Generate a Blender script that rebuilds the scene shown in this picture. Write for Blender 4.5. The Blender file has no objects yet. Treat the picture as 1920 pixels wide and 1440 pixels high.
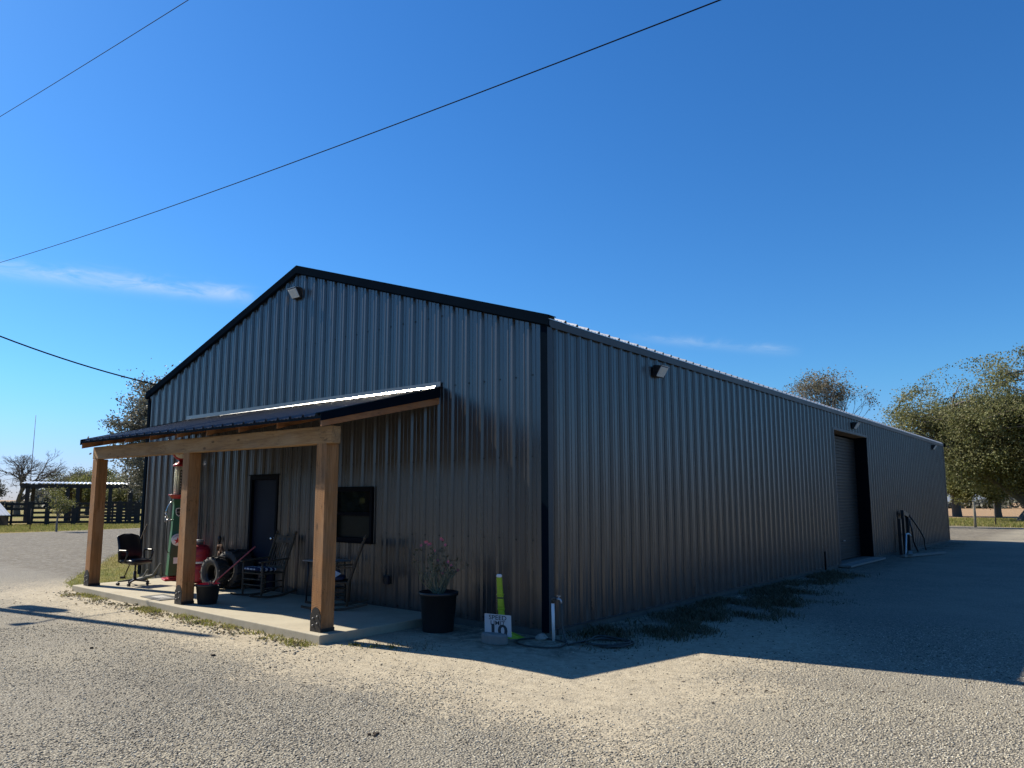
import bpy, math, random
import numpy as np
from mathutils import Vector, Matrix

random.seed(7)
SC = bpy.context.scene
COL = SC.collection
R = math.radians

# ------------------------------------------------------------------ camera
def make_camera():
    yaw, pit, rol = -0.69528, 0.12888, 0.00177
    fwd = Vector((math.sin(yaw)*math.cos(pit), math.cos(yaw)*math.cos(pit), math.sin(pit)))
    r = Vector((math.cos(yaw), -math.sin(yaw), 0)); u = r.cross(fwd)
    c, s = math.cos(rol), math.sin(rol)
    r2 = c*r + s*u; u2 = -s*r + c*u
    cd = bpy.data.cameras.new("camera"); co = bpy.data.objects.new("camera", cd); COL.objects.link(co)
    m = Matrix((( r2.x, u2.x, -fwd.x, 6.0972), (r2.y, u2.y, -fwd.y, -8.3751), (r2.z, u2.z, -fwd.z, 1.7578), (0, 0, 0, 1)))
    co.matrix_world = m
    cd.sensor_fit = 'HORIZONTAL'; cd.sensor_width = 36.0
    cd.lens = 1386.156/1920*36
    cd.shift_x = 25.6/1920; cd.shift_y = 36.7/1920
    cd.clip_start = 0.05; cd.clip_end = 3000
    SC.camera = co
make_camera()

# ------------------------------------------------------------------ sky, sun, exposure
SUN_EL = R(40.3); SUN_DIR = Vector((-1.0, -0.205, 0)).normalized()          # horizontal direction towards the sun
SUN_ROT = math.atan2(SUN_DIR.x, SUN_DIR.y)
SKY_STRENGTH = 0.0525; SUN_STRENGTH = 5.0; EXPOSURE = 0.92

def make_world():
    w = bpy.data.worlds.new("World"); SC.world = w; w.use_nodes = True
    nt = w.node_tree; nt.nodes.clear(); N = nt.nodes.new; L = nt.links.new
    sky = N('ShaderNodeTexSky'); sky.sky_type = 'NISHITA'; sky.sun_disc = False
    sky.sun_elevation = SUN_EL; sky.sun_rotation = SUN_ROT
    sky.altitude = 50; sky.air_density = 1.15; sky.dust_density = 0.3; sky.ozone_density = 2.6
    hs = N('ShaderNodeHueSaturation'); hs.inputs['Saturation'].default_value = 1.22; hs.inputs['Hue'].default_value = 0.498
    L(sky.outputs[0], hs.inputs['Color'])
    tint = N('ShaderNodeMix'); tint.data_type = 'RGBA'; tint.blend_type = 'MULTIPLY'; tint.inputs[0].default_value = 1.0; tint.inputs[7].default_value = (0.56, 1.03, 1.48, 1); L(hs.outputs[0], tint.inputs[6])
    tcz = N('ShaderNodeTexCoord'); sx = N('ShaderNodeSeparateXYZ'); L(tcz.outputs['Generated'], sx.inputs[0])
    zr = N('ShaderNodeMapRange'); zr.interpolation_type = 'SMOOTHSTEP'; L(sx.outputs[2], zr.inputs[0]); zr.inputs[1].default_value = 0.0; zr.inputs[2].default_value = 0.16
    tz = N('ShaderNodeMix'); tz.data_type = 'RGBA'; L(zr.outputs[0], tz.inputs[0]); tz.inputs[6].default_value = (0.60, 0.80, 1.66, 1); tz.inputs[7].default_value = (0.56, 1.03, 1.48, 1); L(tz.outputs[2], tint.inputs[7])
    tc = N('ShaderNodeTexCoord')
    def dotn(v):
        n = N('ShaderNodeVectorMath'); n.operation = 'DOT_PRODUCT'; L(tc.outputs['Generated'], n.inputs[0]); n.inputs[1].default_value = v; return n.outputs['Value']
    def math_(op, a, b=None, c=None, clamp=False):
        n = N('ShaderNodeMath'); n.operation = op; n.use_clamp = clamp
        for i, x in enumerate((a, b, c)):
            if x is None: continue
            if isinstance(x, (int, float)): n.inputs[i].default_value = x
            else: L(x, n.inputs[i])
        return n.outputs[0]
    def smooth(x, a, b):
        n = N('ShaderNodeMapRange'); n.interpolation_type = 'SMOOTHSTEP'; L(x, n.inputs[0]); n.inputs[1].default_value = a; n.inputs[2].default_value = b; return n.outputs[0]
    masks = []
    for A, B, width, amp, tail in (((-0.9333, 0.2556, 0.2521), (-0.821, 0.5115, 0.2536), 0.0105, 0.50, 1.1), ((-0.4825, 0.8494, 0.2139), (-0.2922, 0.9386, 0.1833), 0.007, 0.20, 0.2)):
        a = Vector(A).normalized(); b = Vector(B).normalized(); n = a.cross(b).normalized(); mid = (a+b).normalized(); t = n.cross(mid).normalized()
        half = math.acos(a.dot(b))/2
        d = dotn(n); s = dotn(t)
        nz = N('ShaderNodeTexNoise'); nz.inputs['Scale'].default_value = 22; nz.inputs['Detail'].default_value = 8; nz.inputs['Roughness'].default_value = 0.62; nz.inputs['Distortion'].default_value = 0.8
        mp = N('ShaderNodeMapping'); mp.inputs['Scale'].default_value = (1, 1, 3.5); L(tc.outputs['Generated'], mp.inputs[0]); L(mp.outputs[0], nz.inputs[0])
        dd = math_('ADD', d, math_('MULTIPLY', math_('SUBTRACT', nz.outputs['Fac'], 0.5), width*1.6))
        g = math_('POWER', 2.718, math_('MULTIPLY', math_('MULTIPLY', dd, dd), -1/(2*(width*0.62)**2)))
        e1 = smooth(s, -half*(1+tail), -half*0.3); e2 = math_('SUBTRACT', 1, smooth(s, half*0.65, half*1.08))
        front = math_('GREATER_THAN', dotn(mid), 0.3)
        m = math_('MULTIPLY', g, math_('MULTIPLY', e1, math_('MULTIPLY', e2, front)))
        m = math_('MULTIPLY', m, math_('MULTIPLY', smooth(nz.outputs['Fac'], 0.22, 0.75), amp))
        masks.append(m)
    tot = math_('ADD', masks[0], masks[1], clamp=True)
    mix = N('ShaderNodeMix'); mix.data_type = 'RGBA'; L(tot, mix.inputs[0]); L(tint.outputs[2], mix.inputs[6]); mix.inputs[7].default_value = (7.5, 8.6, 9.6, 1)
    bg = N('ShaderNodeBackground'); bg.inputs[1].default_value = SKY_STRENGTH; L(mix.outputs[2], bg.inputs[0])
    out = N('ShaderNodeOutputWorld'); L(bg.outputs[0], out.inputs[0])
make_world()

def make_sun():
    ld = bpy.data.lights.new("sun", 'SUN'); ld.energy = SUN_STRENGTH; ld.angle = R(0.53); ld.color = (1.0, 0.92, 0.78)
    lo = bpy.data.objects.new("sun", ld); COL.objects.link(lo)
    to_sun = Vector((SUN_DIR.x*math.cos(SUN_EL), SUN_DIR.y*math.cos(SUN_EL), math.sin(SUN_EL)))
    lo.rotation_euler = to_sun.to_track_quat('Z', 'Y').to_euler(); lo.location = (-20, -5, 25)
make_sun()
SC.view_settings.view_transform = 'Standard'; SC.view_settings.look = 'None'
SC.view_settings.exposure = EXPOSURE; SC.view_settings.gamma = 1.0; SC.view_settings.use_curve_mapping = False
SC.render.engine = 'CYCLES'
SC.cycles.max_bounces = 8; SC.cycles.transparent_max_bounces = 8

# ------------------------------------------------------------------ materials
class NT:
    def __init__(s, name):
        s.m = bpy.data.materials.new(name); s.m.use_nodes = True; s.t = s.m.node_tree; s.t.nodes.clear()
        s.out = s.n('ShaderNodeOutputMaterial'); s.p = s.n('ShaderNodeBsdfPrincipled'); s.l(s.p.outputs[0], s.out.inputs[0])
        s.tc = s.n('ShaderNodeTexCoord')
    def n(s, k): return s.t.nodes.new(k)
    def l(s, a, b): s.t.links.new(a, b)
    def set(s, sock, x):
        if isinstance(x, (int, float)): sock.default_value = x
        elif isinstance(x, (tuple, list)): sock.default_value = tuple(x) if len(x) != 3 or sock.type != 'RGBA' else (*x, 1)
        else: s.l(x, sock)
    def math(s, op, a, b=0.0, clamp=False):
        n = s.n('ShaderNodeMath'); n.operation = op; n.use_clamp = clamp; s.set(n.inputs[0], a); s.set(n.inputs[1], b); return n.outputs[0]
    def coord(s, kind='Object', scale=(1, 1, 1), rot=(0, 0, 0)):
        mp = s.n('ShaderNodeMapping'); mp.inputs['Scale'].default_value = scale; mp.inputs['Rotation'].default_value = rot; s.l(s.tc.outputs[kind], mp.inputs[0]); return mp.outputs[0]
    def noise(s, co, scale=5, detail=4, rough=0.55, dist=0.0):
        n = s.n('ShaderNodeTexNoise'); n.inputs['Scale'].default_value = scale; n.inputs['Detail'].default_value = detail; n.inputs['Roughness'].default_value = rough; n.inputs['Distortion'].default_value = dist; s.l(co, n.inputs[0]); return n.outputs['Fac']
    def vor(s, co, scale, out='Distance', feat='F1'):
        n = s.n('ShaderNodeTexVoronoi'); n.feature = feat; n.inputs['Scale'].default_value = scale; s.l(co, n.inputs[0]); return n.outputs[out]
    def ramp(s, f, stops, interp='LINEAR'):
        n = s.n('ShaderNodeValToRGB'); n.color_ramp.interpolation = interp; e = n.color_ramp.elements
        while len(e) < len(stops): e.new(0.5)
        for q, (pos, c) in zip(e, stops): q.position = pos; q.color = (*c, 1) if isinstance(c, (tuple, list)) else (c, c, c, 1)
        s.l(f, n.inputs[0]); return n.outputs[0]
    def mix(s, f, a, b, mode='MIX'):
        n = s.n('ShaderNodeMix'); n.data_type = 'RGBA'; n.blend_type = mode; s.set(n.inputs[0], f); s.set(n.inputs[6], a); s.set(n.inputs[7], b); return n.outputs[2]
    def step(s, f, a, b):
        n = s.n('ShaderNodeMapRange'); n.interpolation_type = 'SMOOTHSTEP'; s.l(f, n.inputs[0]); n.inputs[1].default_value = a; n.inputs[2].default_value = b; return n.outputs[0]
    def sep(s, co):
        n = s.n('ShaderNodeSeparateXYZ'); s.l(co, n.inputs[0]); return n.outputs
    def island(s):
        return s.n('ShaderNodeNewGeometry').outputs['Random Per Island']
    def bump(s, h, strength=0.3, dist=0.01, prev=None):
        n = s.n('ShaderNodeBump'); n.inputs['Strength'].default_value = strength; n.inputs['Distance'].default_value = dist; s.l(h, n.inputs['Height'])
        if prev is not None: s.l(prev, n.inputs['Normal'])
        s.l(n.outputs[0], s.p.inputs['Normal']); return n.outputs[0]
    def fin(s, color=None, rough=0.6, metal=0.0, spec=0.5, **kw):
        if color is not None: s.set(s.p.inputs['Base Color'], color)
        s.set(s.p.inputs['Roughness'], rough); s.set(s.p.inputs['Metallic'], metal); s.p.inputs['Specular IOR Level'].default_value = spec
        for k, v in kw.items(): s.set(s.p.inputs[k.replace('_', ' ')], v)
        return s.m

def plain(name, col, rough=0.6, metal=0.0, var=0.18, scale=9, bump=0.08, spec=0.5, **kw):
    t = NT(name); co = t.coord(); f = t.noise(co, scale, 5)
    c = t.mix(f, tuple(x*(1-var) for x in col), tuple(min(1, x*(1+var)) for x in col))
    t.bump(t.noise(co, scale*9, 3), bump, 0.004)
    rr = t.math('ADD', t.math('MULTIPLY', t.noise(co, scale*0.7, 3), 0.16), rough-0.08)
    return t.fin(c, rr, metal, spec, **kw)

def metal_panel(name, base, rough, var=0.12):
    t = NT(name); co = t.coord()
    st = t.noise(t.coord(scale=(6, 6, 0.22)), 3.0, 5, 0.6)              # long vertical streaks of the rolled sheet
    dirt = t.noise(co, 1.1, 5, 0.6)
    z = t.sep(t.tc.outputs['Object'])[2]
    dust = t.math('MULTIPLY', t.math('SUBTRACT', 1, t.step(z, 0.02, 0.55)), t.step(t.noise(co, 5, 6, 0.7), 0.35, 0.8))
    c = t.mix(st, tuple(x*(1-var) for x in base), tuple(x*(1+var) for x in base))
    c = t.mix(t.math('MULTIPLY', dirt, 0.25), c, tuple(x*0.8 for x in base))
    c = t.mix(t.math('MULTIPLY', dust, 0.15), c, (0.12, 0.115, 0.10))
    r = t.math('ADD', t.math('ADD', rough-0.1, t.math('MULTIPLY', st, 0.16)), t.math('MULTIPLY', dust, 0.25))
    can = t.noise(t.coord(scale=(1.0, 1.0, 0.45)), 2.2, 2, 0.4)         # slight oil-canning
    t.bump(can, 0.10, 0.010)
    return t.fin(c, r, 0.75, 0.5)

def wood_mat(name, c1, c2, c3, axis='Z', saw=0.5):
    t = NT(name)
    k = 0.06
    sc = {'Z': (1, 1, k), 'X': (k, 1, 1), 'Y': (1, k, 1)}[axis]
    co = t.coord(scale=sc)
    g = t.noise(co, 24, 6, 0.65, 1.6); g2 = t.noise(co, 5, 3, 0.5, 2.0)
    big = t.noise(t.coord(scale=tuple(0.35 if q == k else 1 for q in sc)), 3.2, 4)
    c = t.ramp(g, [(0.25, c1), (0.55, c2), (0.8, c3)])
    c = t.mix(t.math('MULTIPLY', t.step(g2, 0.45, 0.75), 0.45), c, tuple(x*0.55 for x in c1))
    c = t.mix(t.math('MULTIPLY', t.step(big, 0.45, 0.7), 0.4), c, (c3[0]*0.9, c3[1]*1.0, c3[2]*1.15))
    kn = t.vor(t.coord(scale=tuple(0.45 if q == k else 1.1 for q in sc)), 4.2)
    c = t.mix(t.math('MULTIPLY', t.math('SUBTRACT', 1, t.step(kn, 0.05, 0.13)), 0.75), c, tuple(x*0.30 for x in c1))
    dirt = t.noise(t.coord(), 2.1, 4); c = t.mix(t.math('MULTIPLY', t.step(dirt, 0.5, 0.72), 0.35), c, (0.16, 0.12, 0.08))
    ck = t.noise(t.coord(scale=tuple(0.25 if q == k else 1 for q in sc)), 16, 3, 0.5, 0.6); ckm = t.math('SUBTRACT', 1, t.step(t.math('ABSOLUTE', t.math('SUBTRACT', ck, 0.5)), 0.0, 0.012)); ckm = t.math('MULTIPLY', ckm, t.step(t.noise(t.coord(), 2.6, 2), 0.5, 0.62))
    c = t.mix(t.math('MULTIPLY', ckm, 0.75), c, (0.03, 0.018, 0.01))
    if axis == 'Z':
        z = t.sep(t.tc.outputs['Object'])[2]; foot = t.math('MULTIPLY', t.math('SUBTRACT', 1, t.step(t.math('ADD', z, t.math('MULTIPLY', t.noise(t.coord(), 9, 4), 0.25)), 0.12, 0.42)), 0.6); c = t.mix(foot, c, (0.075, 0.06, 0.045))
    h = t.math('SUBTRACT', t.math('MULTIPLY', g, 0.6), ckm)
    b = t.bump(h, 0.35, 0.006)
    if saw:
        w = t.n('ShaderNodeTexWave'); w.bands_direction = {'Z': 'Z', 'X': 'X', 'Y': 'Y'}[axis]; w.inputs['Scale'].default_value = 14; w.inputs['Distortion'].default_value = 7.0; w.inputs['Detail'].default_value = 4
        t.l(t.coord(rot=(0.0, 0.25, 0.0)), w.inputs[0]); t.bump(w.outputs['Fac'], saw, 0.004, b)
    return t.fin(c, 0.82, 0, 0.25)

M = {}
M['wall'] = metal_panel('charcoal_ribbed_steel', (0.112, 0.110, 0.110), 0.31)
M['roof'] = metal_panel('charcoal_roof_steel', (0.15, 0.15, 0.15), 0.33)
M['roof_light'] = metal_panel('bright_roof_steel', (0.62, 0.62, 0.60), 0.42)
M['flash_glare'] = plain('flashing_glare_strip', (0.40, 0.39, 0.37), 0.24, 1.0, 0.1)  # bright metal of the sun-glare strip on the porch flashing
M['trim'] = plain('black_steel_trim', (0.004, 0.008, 0.014), 0.9, 0.0, 0.25, 3, 0.03, spec=0.0)
M['trim_side'] = plain('slate_steel_trim', (0.018, 0.023, 0.031), 0.45, 0.0, 0.2, 2, 0.03, spec=0.45)
M['screw'] = plain('screw_steel', (0.05, 0.05, 0.05), 0.5, 0.6)
M['bay'] = plain('grey_slatted_steel', (0.024, 0.024, 0.023), 0.5, 0.0, 0.12, 1.5, 0.05, spec=0.22)
M['door'] = plain('dark_blue_painted_door', (0.004, 0.007, 0.018), 0.6, 0.0, 0.3, 2.5, 0.1, spec=0.12)
M['frame_black'] = plain('black_bronze_frame', (0.004, 0.005, 0.008), 0.7, 0.0, spec=0.05)
M['tanjamb'] = plain('tan_jamb_timber', (0.22, 0.15, 0.09), 0.8)
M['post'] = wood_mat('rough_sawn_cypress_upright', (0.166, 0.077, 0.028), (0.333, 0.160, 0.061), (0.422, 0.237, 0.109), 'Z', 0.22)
M['beam'] = wood_mat('rough_sawn_cypress_beam', (0.192, 0.102, 0.041), (0.346, 0.198, 0.084), (0.435, 0.275, 0.134), 'X', 0.25)
M['rafter'] = wood_mat('red_brown_rafter_timber', (0.192, 0.077, 0.032), (0.320, 0.141, 0.058), (0.410, 0.218, 0.102), 'Y', 0.2)
M['bolt'] = plain('dull_bolt_steel', (0.12, 0.115, 0.11), 0.55, 0.5)
M['bracket'] = plain('black_post_bracket', (0.03, 0.026, 0.023), 0.5, 0.4, 0.3)
M['black'] = plain('black_plastic', (0.013, 0.013, 0.014), 0.42)
M['leather'] = plain('black_leather', (0.011, 0.011, 0.013), 0.38, 0, 0.3, 14, 0.3)
M['rubber'] = plain('dusty_black_rubber', (0.038, 0.036, 0.033), 0.75, 0, 0.4, 6, 0.4)
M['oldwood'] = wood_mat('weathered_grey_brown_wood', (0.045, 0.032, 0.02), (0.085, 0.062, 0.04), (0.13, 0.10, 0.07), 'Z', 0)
M['green'] = plain('pump_green_enamel', (0.006, 0.085, 0.03), 0.3, 0, 0.12, 4, 0.03)
M['red'] = plain('red_enamel', (0.32, 0.012, 0.02), 0.32, 0, 0.2, 5, 0.05)
M['tankred'] = plain('faded_red_plastic', (0.30, 0.015, 0.03), 0.42, 0, 0.25, 5, 0.1)
M['signred'] = plain('bright_sign_red', (0.62, 0.015, 0.02), 0.4, 0, 0.05)
M['white'] = plain('white_paint', (0.78, 0.77, 0.73), 0.45, 0, 0.06)
M['whitepvc'] = plain('white_pvc', (0.75, 0.75, 0.73), 0.4, 0, 0.08)
M['cream'] = plain('cream_backing', (0.62, 0.60, 0.48), 0.5, 0, 0.08)
M['ink'] = plain('black_ink', (0.01, 0.01, 0.01), 0.6, 0, 0.1)
M['chrome'] = plain('dull_chrome', (0.6, 0.6, 0.6), 0.25, 1.0, 0.1)
M['galv'] = plain('galvanised_steel', (0.42, 0.43, 0.44), 0.45, 0.7, 0.2)
M['lens'] = plain('prismatic_lamp_glass', (0.62, 0.66, 0.66), 0.22, 0, 0.2, 40, 0.6)
M['hivis'] = plain('lime_yellow_plastic', (0.30, 0.42, 0.012), 0.42, 0, 0.15)
M['sign'] = plain('scuffed_white_sign', (0.42, 0.41, 0.39), 0.5, 0, 0.2, 6)
M['cement'] = plain('grey_cement', (0.20, 0.19, 0.17), 0.9, 0, 0.25, 12, 0.5)
M['footing'] = plain('stained_footing_concrete', (0.10, 0.095, 0.085), 0.9, 0, 0.4, 6, 0.5)
M['hose'] = plain('grey_green_hose', (0.035, 0.04, 0.038), 0.5)
M['stone'] = plain('pale_stone', (0.26, 0.245, 0.21), 0.9, 0, 0.25, 8, 0.5)
M['fence'] = plain('dark_stained_fence_wood', (0.035, 0.028, 0.022), 0.85, 0, 0.35, 5, 0.3)
M['fencepost'] = plain('grey_weathered_post', (0.26, 0.22, 0.15), 0.9, 0, 0.3, 8, 0.3)
M['barnroof'] = plain('bright_tin_roof', (0.55, 0.54, 0.52), 0.4, 0.6, 0.15)
M['bark'] = plain('grey_brown_bark', (0.11, 0.095, 0.08), 0.95, 0, 0.35, 8, 0.6)
M['barkpale'] = plain('pale_grey_bark', (0.20, 0.185, 0.17), 0.95, 0, 0.3, 8, 0.5)
M['pole'] = plain('creosoted_pole', (0.09, 0.07, 0.05), 0.9, 0, 0.3, 6, 0.3)
M['wire'] = plain('black_wire', (0.004, 0.004, 0.005), 0.9, spec=0.05)
M['pinkflower'] = plain('pink_petals', (0.45, 0.10, 0.14), 0.6, 0, 0.25, 60)
M['stem'] = plain('grey_green_stem', (0.13, 0.14, 0.09), 0.8, 0, 0.25)
M['soil'] = plain('dark_soil', (0.03, 0.024, 0.018), 0.95, 0, 0.4, 20, 0.6)
M['matfibre'] = plain('grey_mat_fibre', (0.10, 0.10, 0.095), 0.95, 0, 0.3, 40, 0.5)
M['matpale'] = plain('pale_mat_centre', (0.36, 0.35, 0.32), 0.95, 0, 0.25, 30, 0.5)
M['paper'] = plain('white_paper', (0.7, 0.7, 0.72), 0.7, 0, 0.05)
M['rust'] = plain('rusty_iron', (0.10, 0.05, 0.03), 0.85, 0.3, 0.5, 14, 0.5)
M['tabletop'] = plain('grey_table_top', (0.17, 0.165, 0.16), 0.5, 0, 0.2)
M['handle'] = plain('pink_red_handle', (0.30, 0.06, 0.07), 0.5)
M['interior'] = plain('dark_interior', (0.02, 0.02, 0.022), 0.8)
M['debris'] = plain('brown_debris', (0.05, 0.035, 0.022), 0.95, 0, 0.5, 30, 0.4)
M['toweriron'] = plain('hazy_tower_steel', (0.32, 0.33, 0.35), 0.7, 0.2)

def glass_mat():
    t = NT('dark_window_glass'); co = t.coord()
    t.bump(t.noise(co, 1.6, 2), 0.12, 0.01)
    return t.fin((0.006, 0.009, 0.010), 0.03, 0, 0.8)
M['glass'] = glass_mat()
M['screen'] = plain('dark_insect_screen', (0.006, 0.009, 0.007), 0.35, 0.0, 0.4, 6, 0.02, spec=0.12)
def clear_mat():
    t = NT('ribbed_pump_glass'); return t.fin((0.85, 0.88, 0.82), 0.08, 0, 0.5, Transmission_Weight=0.85, IOR=1.25)
M['clear'] = clear_mat()

def concrete_mat():
    t = NT('pale_porch_concrete'); co = t.coord()
    a = t.noise(co, 1.3, 6, 0.6); b = t.noise(co, 14, 5, 0.6); s = t.vor(co, 0.9)
    c = t.mix(a, (0.305, 0.271, 0.200), (0.400, 0.360, 0.268)); c = t.mix(t.math('MULTIPLY', t.step(b, 0.45, 0.8), 0.3), c, (0.216, 0.191, 0.144))
    c = t.mix(t.math('MULTIPLY', t.step(t.noise(co, 0.9, 5, 0.65), 0.48, 0.62), 0.4), c, (0.254, 0.222, 0.161))
    t.bump(t.noise(co, 45, 4), 0.2, 0.004)
    return t.fin(c, 0.85, 0, 0.3)
M['concrete'] = concrete_mat()

def cushion_mat():
    t = NT('navy_white_patterned_cloth'); co = t.coord()
    w = t.n('ShaderNodeTexWave'); w.bands_direction = 'Y'; w.inputs['Scale'].default_value = 3.2; w.inputs['Distortion'].default_value = 0.6; t.l(co, w.inputs[0])
    w2 = t.n('ShaderNodeTexWave'); w2.bands_direction = 'X'; w2.inputs['Scale'].default_value = 3.2; t.l(co, w2.inputs[0])
    f = t.math('MULTIPLY', t.step(w.outputs['Fac'], 0.55, 0.65), t.step(w2.outputs['Fac'], 0.12, 0.2))
    c = t.mix(f, (0.015, 0.022, 0.06), (0.42, 0.45, 0.50))
    t.bump(t.noise(co, 60, 2), 0.3, 0.003)
    return t.fin(c, 0.9, 0, 0.2)
M['cushion'] = cushion_mat()
M['navy'] = plain('navy_cloth', (0.02, 0.025, 0.06), 0.9, 0, 0.25, 12, 0.3)

def leaf_mat(name, cols, trans=0.25):
    t = NT(name); r = t.island(); co = t.coord()
    stops = [(i/(len(cols)-1), c) for i, c in enumerate(cols)]
    c = t.ramp(r, stops)
    c = t.mix(t.math('MULTIPLY', t.step(t.noise(co, 0.55, 3), 0.35, 0.7), 0.35), c, cols[-1])
    t.fin(c, 0.6, 0, 0.3)
    tr = t.n('ShaderNodeBsdfTranslucent'); t.l(c, tr.inputs[0]); mx = t.n('ShaderNodeMixShader'); mx.inputs[0].default_value = trans
    t.l(t.p.outputs[0], mx.inputs[1]); t.l(tr.outputs[0], mx.inputs[2]); t.l(mx.outputs[0], t.out.inputs[0])
    return t.m
M['oakleaf'] = leaf_mat('live_oak_leaves', [(0.075, 0.09, 0.03), (0.14, 0.155, 0.055), (0.21, 0.215, 0.09), (0.18, 0.165, 0.09)], 0.42)
M['oliveleaf'] = leaf_mat('olive_yellow_leaves', [(0.08, 0.10, 0.025), (0.13, 0.15, 0.04), (0.19, 0.19, 0.06), (0.15, 0.13, 0.05)], 0.38)
M['greyleaf'] = leaf_mat('grey_green_oak_leaves', [(0.06, 0.065, 0.045), (0.11, 0.115, 0.085), (0.19, 0.19, 0.15), (0.13, 0.12, 0.09)], 0.3)
M['brownleaf'] = leaf_mat('thin_brown_leaves', [(0.13, 0.12, 0.08), (0.20, 0.15, 0.10), (0.15, 0.16, 0.10)], 0.3)
M['grassblade'] = leaf_mat('dry_green_grass', [(0.10, 0.13, 0.02), (0.17, 0.20, 0.04), (0.24, 0.22, 0.07), (0.28, 0.23, 0.10)], 0.4)
M['weed'] = leaf_mat('dark_weed_leaves', [(0.02, 0.032, 0.012), (0.04, 0.06, 0.022), (0.09, 0.075, 0.045), (0.17, 0.14, 0.09), (0.22, 0.19, 0.13)], 0.2)

def ground_mat():
    t = NT('crushed_gravel_yard'); co = t.tc.outputs['Object']; X, Y, Z = t.sep(co)
    wob = t.math('MULTIPLY', t.math('SUBTRACT', t.noise(co, 0.55, 5, 0.6), 0.5), 2.6)
    # sandy strip that runs along the porch and round the near corner: distance from the wall line y=0 / x=0
    fr = t.math('MULTIPLY', Y, -1.0)                                   # metres in front of the gable wall
    d1 = t.math('MAXIMUM', fr, t.math('MULTIPLY', t.math('SUBTRACT', X, 0.0), 1.05))
    dd = t.math('ADD', d1, wob)
    sand = t.math('SUBTRACT', 1, t.step(dd, 2.2, 4.6))
    leftfade = t.step(X, -15, -9); sand = t.math('MULTIPLY', sand, leftfade)
    sidefade = t.math('SUBTRACT', 1, t.step(Y, 1.0, 5.0)); sand = t.math('MULTIPLY', sand, t.math('ADD', 0.25, t.math('MULTIPLY', sidefade, 0.75)))
    v = t.n('ShaderNodeTexVoronoi'); v.inputs['Scale'].default_value = 46; t.l(co, v.inputs[0])
    vc = t.sep(v.outputs['Color'])[0]
    v2 = t.n('ShaderNodeTexVoronoi'); v2.inputs['Scale'].default_value = 95; t.l(co, v2.inputs[0]); vc2 = t.sep(v2.outputs['Color'])[1]
    g = t.ramp(vc, [(0.0, (0.088, 0.080, 0.062)), (0.35, (0.224, 0.203, 0.158)), (0.7, (0.352, 0.323, 0.256)), (1.0, (0.502, 0.466, 0.374))])
    g2 = t.ramp(vc2, [(0.0, (0.102, 0.093, 0.075)), (0.5, (0.271, 0.246, 0.193)), (1.0, (0.448, 0.412, 0.331))])
    g = t.mix(0.5, g, g2)
    gap = t.step(v.outputs['Distance'], 0.34, 0.62); g = t.mix(t.math('MULTIPLY', gap, 0.65), g, (0.102, 0.090, 0.072))
    tone = t.noise(co, 0.35, 6, 0.65); g = t.mix(t.math('MULTIPLY', t.step(tone, 0.38, 0.68), 0.55), g, (0.313, 0.279, 0.208))
    tone2 = t.noise(t.coord(scale=(0.4, 1.4, 1)), 0.9, 5, 0.6); g = t.mix(t.math('MULTIPLY', t.step(tone2, 0.5, 0.75), 0.4), g, (0.136, 0.123, 0.100))
    grey = t.math('SUBTRACT', 1, t.step(X, -16, -7)); g = t.mix(t.math('MULTIPLY', grey, 0.5), g, (0.177, 0.167, 0.147))
    sf = t.noise(co, 9, 7, 0.7); s = t.ramp(sf, [(0.25, (0.230, 0.193, 0.132)), (0.5, (0.373, 0.319, 0.227)), (0.8, (0.474, 0.419, 0.305))])
    s = t.mix(t.math('MULTIPLY', t.step(vc, 0.82, 0.95), 0.5), s, (0.149, 0.127, 0.093))
    s = t.mix(t.math('MULTIPLY', t.step(t.noise(co, 2.6, 6, 0.7), 0.56, 0.7), 0.4), s, (0.169, 0.140, 0.093))
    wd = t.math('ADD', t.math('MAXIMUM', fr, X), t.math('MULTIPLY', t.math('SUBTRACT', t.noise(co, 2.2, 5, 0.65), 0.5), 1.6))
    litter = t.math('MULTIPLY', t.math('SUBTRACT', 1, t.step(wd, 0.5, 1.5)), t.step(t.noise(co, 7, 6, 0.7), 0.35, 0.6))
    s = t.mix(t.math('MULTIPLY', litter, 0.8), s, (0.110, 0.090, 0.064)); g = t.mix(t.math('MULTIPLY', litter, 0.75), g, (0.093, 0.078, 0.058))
    edge = t.math('ADD', sand, t.math('MULTIPLY', t.math('SUBTRACT', vc, 0.5), 0.7), clamp=True)
    sm = t.math('MULTIPLY', t.step(edge, 0.35, 0.65), t.step(sand, 0.02, 0.2))
    c = t.mix(t.math('MULTIPLY', sm, 0.78), g, s)
    h = t.math('MULTIPLY', t.math('SUBTRACT', 1, v.outputs['Distance']), t.math('ADD', 0.35, vc))
    h = t.math('MULTIPLY', h, t.math('SUBTRACT', 1, t.math('MULTIPLY', sm, 0.72)))
    b = t.bump(h, 1.0, 0.020)
    b = t.bump(t.noise(co, 24, 5, 0.65), 0.6, 0.012, b)
    t.bump(t.noise(co, 1.6, 4, 0.55), 0.5, 0.10, b)
    return t.fin(c, 0.92, 0, 0.25)
M['ground'] = ground_mat()

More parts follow.
